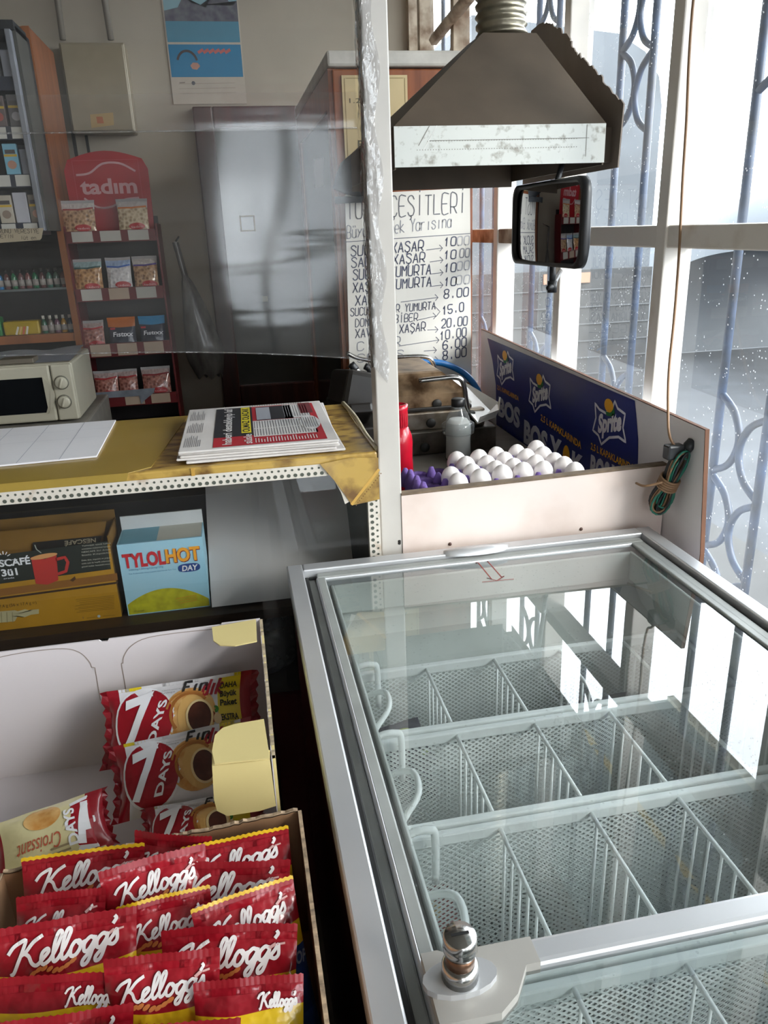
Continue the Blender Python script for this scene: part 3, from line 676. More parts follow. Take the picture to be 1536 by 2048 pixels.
tag(pb.build('price_board', origin=(.56, 2.49, .925)), 'handwritten white toast price board on the front of the brown cabinet', 'sign')

# ================================================================ COOKER HOOD
M_band = mat('galvanised_band', 'BFC1BC', .45, metal=.25, var=.15, scale=70, h2='908D84', lo=.28, hi=.46)
M_hood = mat('dusty_shaded_hood_sheet', '5A4E42', .6, metal=.15, var=.12, scale=10)  # dust brown, with the shade on the pyramid also put into the tone
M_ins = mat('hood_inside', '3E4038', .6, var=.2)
hd = thing('cooker_hood', 'dusty pyramid cooker hood with a pale front band above the grill', 'hood', (.55, 1.85, 1.52))
a0, a1, b0, b1, z0, z1, zt = .336, .772, 1.60, 2.15, 1.532, 1.604, 1.80
t0, t1, u0, u1 = .572, .690, 1.785, 1.90
b = MB()
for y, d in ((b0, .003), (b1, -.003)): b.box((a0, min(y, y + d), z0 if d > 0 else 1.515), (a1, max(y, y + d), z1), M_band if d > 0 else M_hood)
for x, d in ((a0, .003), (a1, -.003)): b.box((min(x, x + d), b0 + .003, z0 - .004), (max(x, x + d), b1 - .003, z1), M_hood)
pf = plane((a0, b0, z0), X3, Z3, .0005); dd = flat('77736A')
for i in range(62): b.shape([(.045 + i * .0054 + .0011 * math.cos(q), (.030) + .0011 * math.sin(q)) for q in (0, 1.6, 3.1, 4.7)], pf, dd)
for i in range(58): b.shape([(.066 + i * .0054 + .0009 * math.cos(q), (.045) + .0009 * math.sin(q)) for q in (0, 1.6, 3.1, 4.7)], pf, dd)
b.stroke([(.07, .046), (.40, .046)], .001, pf, dd); b.stroke([(.395, .012), (.395, .070)], .001, pf, dd); b.stroke([(.048, .038), (.07, .072)], .0015, pf, dd); b.stroke([(.058, .030), (.085, .072)], .001, pf, flat('DADAD4'))
b.build('front_band', hd)
b = MB(); lo = [(a0, b0, z1), (a1, b0, z1), (a1, b1, z1), (a0, b1, z1)]; up = [(t0, u0, zt), (t1, u0, zt), (t1, u1, zt), (t0, u1, zt)]
for i in range(4):
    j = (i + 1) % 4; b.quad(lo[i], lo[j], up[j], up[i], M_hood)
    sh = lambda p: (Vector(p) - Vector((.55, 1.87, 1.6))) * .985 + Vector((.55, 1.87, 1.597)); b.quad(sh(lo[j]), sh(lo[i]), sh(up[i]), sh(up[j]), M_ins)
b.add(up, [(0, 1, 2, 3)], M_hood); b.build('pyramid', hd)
fl = MB(); XF = .80; pts = [(1235, 335), (1247, 208), (1215, 172), (1198, 150), (1180, 132), (1160, 112), (1148, 98), (1140, 78), (1118, 55), (1098, 46), (1078, 48), (1062, 62)]
pl = [at(u, v, X=XF) for u, v in pts]; pl.append(Vector((XF, 2.12, zt - .03))); pl.append(Vector((XF, 2.14, 1.52)))
q = [pl[0]]
for i in range(1, len(pl)):
    n_ = 6 if 1 < i < 11 else 1
    for k in range(1, n_ + 1):
        p = pl[i - 1].lerp(pl[i], k / n_)
        if n_ > 1 and k < n_: p = p + Vector((0, random.uniform(-.004, .004), random.uniform(-.004, .004)))
        q.append(p)
fl.prism(q, (.003, 0, 0), mat('flange_sheet', '8A7F76', .6, metal=.1, var=.1, scale=10))
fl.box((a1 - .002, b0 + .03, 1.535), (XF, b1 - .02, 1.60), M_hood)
fl.build('side_sheet', hd)
M_duct = mat('foil_duct', '97907F', .33, metal=.85, var=.15, scale=25, bump=.1)
b = MB(); n = 150; path = [Vector((.632 - .012 * (i / n), 1.842 + .02 * math.sin(i / n * 2), zt + .001 + (2.599 - zt) * i / n)) for i in range(n + 1)]
b.tube(path, [.0535 + .0035 * math.sin(i * 2 * PI / 3.6) for i in range(n + 1)], M_duct, 28)
tag(b.build('flexible_duct', origin=(.632, 1.842, zt)), 'ribbed foil exhaust duct rising from the cooker hood', 'duct')

# round-cornered vehicle mirror
mc = Vector((.650, 1.60, 1.418)); mn = Vector((-1, .0, 0)).normalized(); mx_ = Z3.cross(mn).normalized(); W2, H2 = .19, .082
def rr(w, h, r, n=6):
    P = []
    for cx, cy, a in ((w - r, h - r, 0), (-w + r, h - r, PI / 2), (-w + r, -h + r, PI), (w - r, -h + r, 1.5 * PI)):
        P += [(cx + r * math.cos(a + PI / 2 * k / n), cy + r * math.sin(a + PI / 2 * k / n)) for k in range(n + 1)]
    return P
mr = thing('vehicle_mirror', 'black rectangular vehicle mirror mounted under the hood before the window', 'mirror', tuple(mc))
M_blk = mat('black_plastic', '17181B', .42, var=.1, scale=30)
b = MB(); L = []
for (w, h, d) in ((W2 - .018, H2 - .010, -.0), (W2 - .012, H2 - .006, .006), (W2, H2, .004), (W2, H2, -.010), (W2 - .03, H2 - .02, -.026)):
    L.append([mc + mx_ * x + Z3 * y + mn * d for x, y in rr(w, h, min(.03, h * .4))])
N = len(L[0]); vs = [p for r_ in L for p in r_]
b.add(vs, [(i * N + k, i * N + (k + 1) % N, (i + 1) * N + (k + 1) % N, (i + 1) * N + k) for i in range(len(L) - 1) for k in range(N)] + [tuple((len(L) - 1) * N + k for k in range(N))], M_blk, True)
b.build('housing', mr)
b = MB(); nx, ny = 24, 14; RC = 1.7
def mg(u, v):
    x = (u - .5) * 2 * (W2 - .015); y = (v - .5) * 2 * (H2 - .008); return mc + mx_ * x + Z3 * y + mn * (.002 - (x * x + y * y) / (2 * RC) + .004)
b.grid(mg, nx, ny, mat('mirror_silver', 'C8CACC', .02, metal=1, var=.01)); b.build('mirror_glass', mr)
b = MB(); p1 = mc - mn * .02 - Z3 * .075; b.tube([mc - mn * .02 + Z3 * .075, (mc.x + .045, mc.y + .03, 1.535)], .006, M_blk, 8); b.tube([p1, p1 - Z3 * .05], .007, M_blk, 8)
p2 = p1 - Z3 * .05; b.tube([p2 + Vector((-.02, -.03, 0)), p2, (.84, 1.955, p2.z + .01)], .006, M_blk, 8); b.lathe([(.01, -.012), (.01, .012)], M_blk, p2, 12)
b.build('bracket', mr)

# ================================================================ GRILLS, BOTTLES, EGGS
ZS = .8225; ZE = .922
M_st = mat('used_steel', 'A79E92', .3, metal=.85, var=.2, scale=18, h2='6B5A48', lo=.3, hi=.6)
M_rst = mat('browned_steel', '9C8266', .35, metal=.6, var=.3, scale=16, h2='4A3420', lo=.35, hi=.6)
M_dark = mat('black_grill', '26221F', .4, var=.2, scale=20)
g = thing('contact_grill', 'browned stainless contact grill with tube handles in front of the price board', 'grill', (.52, 2.25, ZS))
MB().bbox((.389, 2.02, ZS), (.696, 2.478, .889), M_steeld, .004).build('drip_base', g)
MB().bbox((.389, 2.036, .889), (.667, 2.46, .940), M_st, .005).build('lower_body', g)
MB().bbox((.389, 2.047, .940), (.632, 2.448, .951), M_dark, .003).build('lower_plate', g)
b = MB(); ly = [(.389, 2.053), (.621, 2.053), (.621, 2.436), (.389, 2.436)]
pr_ = [(1.0, .951), (1.0, .985), (.94, .993), (.55, 1.037), (.50, 1.040)]
cx, cy = .487, 2.227; vs = []
for k, z in pr_: vs += [(cx + (x - cx) * k, cy + (y - cy) * (k if k > .6 else k * 1.3), z) for x, y in ly]
b.add(vs, [(i * 4 + k, i * 4 + (k + 1) % 4, (i + 1) * 4 + (k + 1) % 4, (i + 1) * 4 + k) for i in range(len(pr_) - 1) for k in range(4)] + [(0, 3, 2, 1), tuple((len(pr_) - 1) * 4 + k for k in range(4))], M_rst)
b.build('upper_plate', g)
for u, v, y in ((874, 808, 2.051), (862, 846, 2.035), (850, 895, 2.018)):
    p = at(u, v, Y=y); MB().lathe([(.0135, 0), (.0135, .002), (.0125, .003), (0, .003)], flat('120F0D'), p, 18, Matrix.Rotation(PI / 2, 3, 'X')).build('knob', g)
T8 = lambda *q, Y=1.8: [at(u, v, Y=Y) for u, v in q]
MB().tube(sm(T8((738, 716), (800, 714), (845, 713), (864, 722), (872, 750), (875, 762), Y=2.39), 4), .007, M_chrome, 10).build('handle', g)
hp = T8((838, 762), (880, 757), (912, 755), (926, 766), (932, 800), (938, 830), Y=2.03); MB().tube(sm(hp, 5), .007, M_chrome, 10).build('handle', g)
e = hp[-1]; MB().bbox(e + Vector((-.03, -.012, -.045)), e + Vector((.016, .02, .012)), M_blk, .004).build('hinge_block', g)
g2 = thing('black_grill', 'blackened grill with open lid and loop handles beside the yellow counter end', 'grill', (.32, 2.25, ZS))
MB().bbox((.269, 2.018, ZS), (.374, 2.478, .915), M_dark, .006).build('lower_body', g2)
Mt = Matrix.Translation((.322, 2.25, .973)) @ Matrix.Rotation(math.radians(-9), 4, 'X') @ Matrix.Rotation(math.radians(14), 4, 'Y')
MB().bbox((-.046, -.186, -.052), (.046, .197, .058), M_dark, .014, Mt).build('lid', g2)
Mt2 = Matrix.Translation((.304, 2.088, .918)) @ Matrix.Rotation(math.radians(-28), 4, 'X'); MB().bbox((-.032, -.14, -.014), (.032, .14, .014), M_dark, .007, Mt2).build('drip_tray', g2)
b = MB(); b.tube(sm(T8((694, 706), (715, 716), (745, 722), Y=2.158), 4), .006, M_chrome, 8); b.tube(sm(T8((700, 730), (717, 744), (735, 750), (757, 758), Y=2.158), 4), .008, M_chrome, 8); b.tube(sm(T8((702, 728), (712, 740), Y=2.156), 3), .011, M_blk, 8); b.tube(sm(T8((730, 732), (738, 737), (744, 746), Y=2.17), 3), .010, M_blk, 8)
b.tube(T8((735, 752), (737, 785), Y=2.158), .005, M_dark, 8); b.tube(T8((748, 756), (749, 790), Y=2.158), .005, M_dark, 8); b.build('handle', g2)
tag(MB().tube(sm([at(u, v, Y=y) for u, v, y in ((812, 728, 2.455), (850, 724, 2.465), (890, 728, 2.465), (930, 748, 2.465), (955, 780, 2.42), (964, 810, 2.37))] + [(.765, 2.36, ZS + .03), (.758, 2.34, ZS + .015), (.74, 2.3, ZS + .013)], 6), .0105, flat('1F6FB5', .4), 10).build('gas_hose', origin=(.7, 2.42, ZS)), 'blue rubber hose arching behind the contact grill', 'hose')
b = MB(); q = [at(u, v, Y=y) for u, v, y in ((885, 765, 2.2), (915, 758, 2.24), (995, 806, 2.04), (990, 835, 2.0), (955, 848, 1.97))]
b.prism(q, (.002, -.004, .003), mat('milky_plastic', 'C9C6BE', .35, var=.08, transl=.35)); b.prism([q[2], q[3], q[4], q[4] + Vector((.006, 0, .018)), q[3] + Vector((.01, 0, .02)), q[2] + Vector((.006, 0, .016))], (.001, -.003, .002), mat('milky_plastic', 'C9C6BE', .35, var=.08, transl=.35))
tag(b.build('scraper', origin=(.66, 2.1, ZS)), 'milky plastic scraper lying across the right of the grill', 'scraper')
kt = thing('sauce_bottle', 'red squeeze sauce bottle directly behind the white post', 'bottle', (.326, 1.58, ZS))
M_kr = mat('red_plastic', 'C0142B', .25, var=.06, coat=.3)
MB().lathe([(.026, 0), (.029, .005), (.0285, .09), (.0265, .13), (.0275, .165), (.026, .18), (.020, .195), (.0165, .200)], M_kr, (.326, 1.58, ZS), 28).build('body', kt)
b = MB(); b.lathe([(.0178, .197), (.0178, .232), (.019, .236), (.019, .247), (.014, .248), (.014, .242), (0, .242)], M_kr, (.326, 1.58, ZS), 28)
for k in range(24): a = 2 * PI * k / 24; b.box((.326 + .0178 * math.cos(a) - .0006, 1.58 + .0178 * math.sin(a) - .0006, ZS + .20), (.326 + .0178 * math.cos(a) + .0006, 1.58 + .0178 * math.sin(a) + .0006, ZS + .231), M_kr)
b.build('cap', kt)
sl_ = thing('salt_bottle', 'clear plastic bottle of white salt with black cap beside the grill', 'bottle', (.565, 1.955, ZS))
M_pet = glass('clear_plastic', (.9, .92, .92), 1.4, dirt=.12, dscale=14); M_salt = mat('salt', 'D9D8D4', .9, var=.04, scale=60)
MB().lathe([(0.0336, 0.0000), (0.0360, 0.0048), (0.0348, 0.0600), (0.0372, 0.0780), (0.0336, 0.1020), (0.0288, 0.1200), (0.0180, 0.1416), (0.0162, 0.1488), (0.0162, 0.1560)], M_pet, (.565, 1.955, ZS), 28).build('body', sl_)
MB().lathe([(0.0312, 0.0024), (0.0336, 0.0048), (0.0324, 0.0600), (0.0350, 0.0792), (0.0320, 0.1020), (0.0240, 0.1120), (0.0000, 0.1080)], M_salt, (.565, 1.955, ZS), 24).build('salt', sl_)
MB().lathe([(0.0174, 0.1464), (0.0186, 0.1488), (0.0186, 0.1656), (0.0156, 0.1680), (0.0000, 0.1680)], flat('1B1B1D', .4), (.565, 1.955, ZS), 24).build('cap', sl_)
MB().lathe([(0.0390, 0.0720), (0.0438, 0.0756), (0.0438, 0.0996), (0.0384, 0.1032)], M_pet, (.565, 1.955, ZS), 28).build('grip_ring', sl_)

# egg tray
e0 = Vector((.610, 1.512, ZE)); ex = Vector((-.0452, -.0070, 0)); ey = Vector((.003, -.0425, 0))
M_egg = mat('egg_shell', 'EFE9E7', .45, var=.03, scale=30); M_tray = mat('purple_pulp', '7A5FA8', .85, var=.15, scale=60, bump=.2)
tr = MB()
for i in range(7):
    for j in range(5):
        c = e0 + ex * (i + .0) + ey * j
        if c.y < 1.3375: continue
        tr.lathe([(.006, .004), (.014, .006), (.0195, .018), (.0205, .024), (.0185, .018), (.013, .009), (0, .008)], M_tray, c, 10)
        d = e0 + ex * (i + .5) + ey * (j + .5)
        if d.y > 1.333:
            tr.lathe([(.014, .006), (.009, .030), (.0045, .042), (0, .043)], M_tray, d, 6)
for q in range(5):
    d = e0 + ex * 6.6 + ey * (q + .0)
    if d.y < 1.333: continue
    tr.lathe([(.015, .004), (.010, .028), (.004, .040), (0, .041)], M_tray, d, 6)
tag(tr.build('egg_tray', origin=tuple(e0 + ex * 3 + ey * 2)), 'purple moulded pulp tray full of white eggs on the sandwich counter', 'egg tray')
for q in range(3):
    b = MB(); z_ = ZS + .0005 + q * .0332
    for i in range(7):
        for j in range(4):
            c = e0 + ex * i + ey * j; c.z = z_
            if c.y > 1.337: b.lathe([(.010, 0), (.0195, .026), (.0205, .0326), (.012, .030), (0, .006)], M_tray, c, 8)
    tag(b.build('egg_tray', origin=(.5, 1.42, z_)), 'empty purple egg tray hidden under the full one, %s from the counter' % ORD[q], 'egg tray')
eggme = None
for j in range(5):
    for i in range(6):
        if i == 5 and j in (0, 1): continue
        c = e0 + ex * i + ey * j + Vector((random.uniform(-.001, .001), random.uniform(-.001, .001), .010))
        if c.y < 1.3375: continue
        if eggme is None:
            eg = MB(); eg.lathe([(.0217 * math.sin(PI * k / 14) * (1 - .10 * (1 - math.cos(PI * k / 14)) / 2), .0250 * (1 - math.cos(PI * k / 14))) for k in range(15)], M_egg, (0, 0, 0), 20)
            o = eg.build('egg'); eggme = o
        else: o = eggme.copy(); COL.objects.link(o)
        o.location = c; o.rotation_euler = (random.uniform(-.12, .12), random.uniform(-.12, .12), random.uniform(0, 6)); s_ = random.uniform(.95, 1.03); o.scale = (s_, s_, s_)
        tag(o, 'white egg, %s from the window, %s row from the back of the tray' % (ORD[i], ORD[j]), 'egg', 'white eggs in the purple tray')

# post and screen film
ps_ = thing('white_post', 'white square metal post standing between counter and sandwich counter', 'post', (.25, 1.32, 0))
M_post = mat('white_post_paint', 'C6C1BA', .4, metal=.0, var=.06, scale=8)
MB().bbox((.2285, 1.302, 0), (.269, 1.345, 2.6), M_post, .0025).build('tube', ps_)
b = MB()
for z_ in (.868, .872): b.lathe([(.003, 0), (0, .002)], flat('33302E'), (.262, 1.3015, z_), 10, Matrix.Rotation(PI / 2, 3, 'X'))
b.build('screw', ps_)

M_film = glass('screen_film', (.93, .92, .91), 0.85, dirt=.045, rough=.07, bump=.05, bscale=2.2, bstretch=(.5, 1, 5), dscale=3, dstretch=(.6, 1, 14), f0=.05)
M_wrap = glass('crinkled_wrap', (.88, .88, .89), 1.5, dirt=.05, rough=.12, bump=1.0, bscale=28, bstretch=(1.6, 1.6, .6), dscale=40, dstretch=(1, 1, .4), f0=.05)
random.seed(3)
def sheet(nm, z0f, z1, y, lab):
    b = MB(); ph = [random.uniform(0, 6) for _ in range(5)]
    b.grid(lambda u, v: Vector((-1.5 + 1.725 * u, y + .004 * math.sin(u * 9 + ph[0]) + .0025 * math.sin(u * 23 + v * 3 + ph[1]) * (1 - v), z0f(u) + (z1 - z0f(u)) * v)), 90, 24, M_film)
    b.tube([Vector((-1.5 + 1.725 * k / 60, y + .004 * math.sin(k / 60 * 9 + ph[0]), z0f(k / 60))) for k in range(61)], .0014, M_wrap, 6)
    return tag(b.build(nm, origin=(-.5, y, z0f(.5))), lab, 'plastic sheet')
sheet('plastic_sheet', lambda u: 1.262 - .035 * max(0, (u - .45) / .55) - .022 * max(0, (u - .75) / .25) ** 2, 1.625, 1.352, 'lower clear plastic film screen hanging over the yellow counter')
sheet('plastic_sheet', lambda u: 1.575, 2.6, 1.362, 'upper clear plastic film screen hanging from the ceiling by the post')
b = MB(); ns = 40
for side in range(2):
    def wf(u, v, side=side):
        z = 1.20 + 1.4 * v; j = .0018 * math.sin(v * 90 + u * 5) + .0012 * math.sin(v * 210 + u * 9 + 1)
        if side == 0: return Vector((.2265 - .001 + j, 1.300 + .046 * u, z - .012 * u))
        return Vector((.2265 + .022 * u * (1 + .25 * math.sin(v * 60)), 1.2995 + j * .6, z - .03 * u))
    b.grid(wf, 5, 160, M_wrap)
tag(b.build('cling_wrap', origin=(.24, 1.3, 1.2)), 'crinkled cling film wound around the white post', 'cling film')

# ================================================================ DISPLAY COUNTER
M_gold = mat('gold_vinyl', 'A58A3E', .38, var=.1, scale=4, coat=.2)
M_marb = mat('marbled_gold_vinyl', 'B5944A', .35, h2='6A4A22', scale=22, lo=.36, hi=.56, stretch=(1, 2.2, 1), coat=.25)
M_strip = mat('white_perforated_strip', 'CFC8BD', .5, var=.12, scale=30, h2='A88F74', lo=.25, hi=.42)
M_cin = mat('counter_inside', '45413D', .6, var=.15)
M_shelf = mat('shelf_edge', '3A2A1E', .5, var=.2, stretch=(1, 8, 8))
ct = thing('display_counter', 'glass fronted shop counter with a gold vinyl top and perforated trim', 'counter', (-.6, 1.5, 0))
CX0, CX1, CY0, CY1 = -1.7, .226, 1.30, 1.72
b = MB(); b.bbox((CX0, CY0 - .003, 1.034), (CX1, CY1, 1.050), M_marb, .004); b.build('top', ct)
b = MB(); b.prism([(CX0, CY0 - .005, 1.0515), (-.20, CY0 - .005, 1.0515), (-.165, CY0 + .02, 1.0515), (-.12, CY1 - .01, 1.0515), (CX0, CY1, 1.0515)], (0, 0, -.0012), M_gold)
b.prism([(CX0, CY0 - .0045, 1.0515), (-.20, CY0 - .0045, 1.0515), (-.205, CY0 - .0045, 1.037), (CX0, CY0 - .0045, 1.033)], (0, .001, 0), M_gold); b.build('vinyl_overlay', ct)
b = MB(); b.box((-.098, CY0 - .005, 1.036), (-.092, CY0 - .0032, 1.050), flat('B98F3C')); b.build('braid_seam', ct)
b = MB(); b.box((CX0, CY0 - .004, 1.0145), (.15, CY0 + .012, 1.0365), M_strip)
hole = flat('4B4F46', .7)
def dots(b, n, x0, dx, z, r, y): 
    for i in range(n): b.shape([(x0 - i * dx + r * math.cos(a), z + r * math.sin(a)) for a in [2 * PI * k / 10 for k in range(10)]], lambda x, zz: Vector((x, y, zz)), hole)
dots(b, 70, .137, .0117, 1.0205, .0034, CY0 - .0046); dots(b, 70, .132, .0117, 1.0305, .0021, CY0 - .0046)
b.build('perforated_trim', ct)
b = MB(); b.box((.205, CY0 - .004, .0), (.2265, CY0 + .012, 1.034), M_strip)
for i in range(45):
    b.shape([(.2115 + .0034 * math.cos(a), 1.0 - i * .0117 + .0034 * math.sin(a)) for a in [2 * PI * k / 10 for k in range(10)]], lambda x, zz: Vector((x, CY0 - .0046, zz)), hole)
    b.shape([(.2205 + .0021 * math.cos(a), 1.006 - i * .0117 + .0021 * math.sin(a)) for a in [2 * PI * k / 10 for k in range(10)]], lambda x, zz: Vector((x, CY0 - .0046, zz)), hole)
b.build('perforated_trim', ct)
MB().quad((CX0, CY0 + .004, .58), (.205, CY0 + .004, .58), (.205, CY0 + .004, 1.016), (CX0, CY0 + .004, 1.016), glass('counter_glass', (.86, .87, .86), 1.3, dirt=.02, dscale=5)).build('front_glass', ct)
MB().box((CX0, CY0 + .02, .735), (.204, CY1 - .03, .755), M_shelf).build('shelf', ct)
b = MB()
for lo, hi in (((CX0, CY1 - .025, 0), (.222, CY1 - .005, 1.034)), ((.206, CY0 + .014, 0), (.222, CY1 - .03, 1.034)), ((CX0, CY0 + .014, .56), (.205, CY1 - .03, .575))): b.box(lo, hi, M_cin)
b.build('carcass', ct)
MB().box((CX0, CY0, .02), (.205, CY0 + .012, .575), M_maroon).build('kick_panel', ct)
b = MB(); q = [(640, 928), (700, 915), (756, 915), (759, 998), (738, 1003), (704, 1010), (690, 990), (672, 965)]
P = [at(u, v, Y=CY0 - .0065) for u, v in q]; b.prism(P, (0, -.0015, 0), M_marb)
a0_, a1_ = at(704, 1008, Y=CY0 - .0085), at(757, 940, Y=CY0 - .0085)
b.stroke([(a0_.x, a0_.z), (a1_.x, a1_.z)], .005, lambda x, z: Vector((x, CY0 - .0085, z)), flat('C49A48'))
for k in range(15): p = a0_.lerp(a1_, k / 15) + Vector((.0075, 0, -.003)); b.shape([(p.x + .0014 * math.cos(a), p.z + .0014 * math.sin(a)) for a in (0, 1.6, 3.1, 4.7)], lambda x, z: Vector((x, CY0 - .0086, z)), flat('6B4A1E'))
P = [at(u, v, Y=CY0 - .0055) for u, v in ((668, 960), (676, 962), (704, 1000), (690, 1008), (682, 985))]; b.prism(P, (0, -.0008, 0), flat('C9C2B6'))
b.build('torn_vinyl_corner', ct)
b = MB(); b.tube(sm([(CX1 - .002, CY1 - .01, 1.053), (CX1 + .001, 1.55, 1.056), (CX1, 1.42, 1.052), (CX1 + .002, 1.31, 1.052)], 8), .005, mat('clear_tape_edge', 'BDB08C', .3, coat=.5), 6); b.build('taped_edge', ct)

# on the counter: papers, newspapers
M_paper = mat('white_paper', 'E3E2E6', .7, var=.03, scale=5); M_newsp = mat('newsprint', 'D4CFCC', .8, var=.06, scale=9)
b = MB(); q = [(-.60, 1.70), (-.272, 1.705), (-.268, 1.412), (-.60, 1.392)]
b.prism([(x, y, 1.0522) for x, y in q], (0, 0, .003), M_paper); fp_ = lambda x, y: Vector((x, y, 1.0556))
for k in range(4): x = -.335 - k * .072; b.stroke([(x, 1.70), (x + .004, 1.405)], .0012, fp_, flat('A9ACB8'))
for y in (1.56, 1.63): b.stroke([(-.6, y - .004), (-.272, y + .002)], .0010, fp_, flat('C2C4CC'))
tag(b.build('paper_sheet', origin=(-.43, 1.55, 1.0522)), 'white ruled paper sheets lying on the left of the gold counter top', 'paper')
for k in range(5):
    b = MB(); dx, dy, rt = (.004, -.003, .0) if k == 4 else (random.uniform(-.006, .012), random.uniform(-.006, .004), random.uniform(-.03, .03))
    z = 1.0522 + k * .0046; Mx = Matrix.Translation((.02 + dx, 1.487 + dy, z)) @ Matrix.Rotation(rt - .012, 4, 'Z')
    w_, h_ = .139, .172; prof = [(-h_, 0), (h_, 0)]
    b.bbox((-w_, -h_, 0), (w_, h_, .0042), M_newsp, .0018, Mx)
    if k == 4:
        F = lambda x, y: Mx @ Vector((-w_ + x * 2 * w_, -h_ + y * 2 * h_, .0048)); F2 = lambda x, y: F(x, y) + Vector((0, 0, .0003)); F3 = lambda x, y: F(x, y) + Vector((0, 0, .0006))
        R = lambda x0, y0, x1, y1, m, f=F: b.add([f(x0, y0), f(x1, y0), f(x1, y1), f(x0, y1)], [(0, 1, 2, 3)], m)
        K, RD, YL, WH, GY = flat('26262B'), flat('B02230'), flat('E0CF2A'), flat('DAD7D6'), flat('7D7C80')
        R(.21, .03, .93, .94, RD); R(.21, .22, .47, .94, K, F2); R(.88, .10, .93, .9, RD, F2)
        R(.39, .28, .455, .93, YL, F3); R(.50, .56, .76, .92, K, F2); R(.50, .57, .60, .9, flat('A6A9B2'), F3)
        R(.47, .18, .89, .55, WH, F2); R(.70, .56, .885, .93, WH, F2); R(.82, .66, .91, .95, flat('6E2A30'), F3)
        T = lambda t, x, y, h, w, m, f=F3: b.text(t, lambda a, c: f(x - c, y + a), m, 0, 0, h, w, bold=.02)
        T('haberi destekleyip laf', .325, .06, .06, .86, WH); T('OLMAZ OLACAK', .445, .30, .05, .6, K, lambda x, y: F3(x, y) + Vector((0, 0, .0003))); T('süsle', .455, .05, .055, .2, WH)
        for i in range(22):
            x = .48 + i * .0185
            b.stroke([(x, .20), (x, .35)], .006, F3, GY); b.stroke([(x, .37), (x, .53)], .006, F3, GY)
            if i > 11: b.stroke([(x, .60), (x, .90)], .006, F3, GY)
            b.stroke([(x, .06), (x, .06 + random.uniform(.05, .1))], .006, F3, WH)
            b.stroke([(x - .02, .955), (x - .02, .985)], .006, F, GY)
        for i in range(9):
            for y0_ in (.08, .38, .68): b.stroke([(.03 + i * .012, y0_), (.03 + i * .012, y0_ + random.uniform(.12, .24))], .004, F, GY)
        b.shape([(.86 + .07 * math.cos(a), .42 + .17 * math.sin(a)) for a in [2 * PI * q / 24 for q in range(24)]], lambda x, y: F3(x, y) + Vector((0, 0, .0003)), WH)
        for i in range(7): b.stroke([(.81 + i * .016, .30), (.81 + i * .016, .54)], .005, lambda x, y: F3(x, y) + Vector((0, 0, .0006)), GY)
    lab = ['bottom newspaper of the stack on the gold counter', 'second newspaper from the bottom of the counter stack', 'middle newspaper of the stack of five on the counter', 'fourth newspaper up, just under the printed top one', 'top newspaper of the stack, red and black front page showing'][k]
    tag(b.build('newspaper', origin=(.02, 1.487, z)), lab, 'newspaper', 'newspapers stacked on the counter')

# inside the counter
M_cof = mat('coffee_carton', 'B5851C', .5, var=.1, scale=12); M_cofi = mat('carton_inside', '7D5A1E', .7, var=.1)
cf = thing('coffee_box', 'open yellow-brown coffee sachet carton with a red mug printed, in the counter', 'box', (-.43, 1.41, .755))
y0_, y1_, xa, xb, zb_, zt_ = 1.36, 1.46, -.62, -.262, .7555, .902
b = MB(); b.box((xa, y0_, zb_), (xb, y0_ + .002, zt_), M_cof); b.box((xa, y1_, zb_), (xb, y1_ + .002, .935), M_cofi); b.box((xb - .002, y0_ + .002, zb_), (xb, y1_, .918), M_cofi); b.box((xa, y0_ + .002, zb_), (xa + .002, y1_, .918), M_cofi); b.box((xa, y0_ + .002, zb_), (xb, y1_, zb_ + .002), M_cof)
pf = plane((xa, y0_, zb_), X3, Z3, .0005); pg = plane((xa, y0_, zb_), X3, Z3, .0010); ph = plane((xa, y0_, zb_), X3, Z3, .0015); pi_ = plane((xa, y0_, zb_), X3, Z3, .002)
def c2(u, v): p = at(u, v, Y=y0_); return (p.x - xa, p.z - zb_)
b.shape([(.004, .088), c2(222, 1138), c2(214, 1082), (.004, .142)], pf, flat('20251F'))
b.shape([(.004, .064), c2(236, 1160), c2(234, 1146), (.004, .078)], pf, flat('8A5A20')); b.shape([(.004, .058), c2(236, 1167), c2(236, 1163), (.004, .062)], pf, flat('3A2412'))
MR = flat('B5302A'); mq = [(62, 1112), (113, 1106), (117, 1162), (72, 1168)]; b.shape([c2(*q) for q in ((62, 1114), (90, 1118), (113, 1108), (117, 1160), (95, 1169), (72, 1167))], pg, MR)
cc_ = c2(88, 1112); b.shape([(cc_[0] + .0235 * math.cos(a), cc_[1] + .0045 * math.sin(a) + .1 * .0235 * math.cos(a)) for a in [2 * PI * k / 20 for k in range(20)]], ph, flat('C9905A'))
b.stroke([c2(*q) for q in ((114, 1118), (130, 1114), (136, 1124), (132, 1142), (118, 1147))], .0055, pg, MR)
b.stroke([c2(*q) for q in ((82, 1105), (73, 1098), (70, 1090))], .0018, pg, flat('8B9088')); b.shape([c2(140, 1160), c2(150, 1152), c2(152, 1158), c2(146, 1163)], pg, flat('4A2A14'))
b.text('NESCAFÉ', ph, M_pw, c2(-28, 1134)[0], c2(-28, 1136)[1], .0135, .075, bold=.03); b.text('3ü1', ph, M_pw, c2(4, 1150)[0], c2(4, 1152)[1], .0135, .027, bold=.03); b.text('arada', ph, M_pw, c2(8, 1158)[0], c2(8, 1158)[1], .003, .018)
b.stroke([c2(-10, 1122), c2(35, 1118)], .001, ph, M_pw)
for a in range(5): th = .5 + a * .5; p = c2(8, 1116); b.stroke([(p[0] + .008 * math.cos(th), p[1] + .008 * math.sin(th)), (p[0] + .013 * math.cos(th), p[1] + .013 * math.sin(th))], .0014, ph, M_pw)
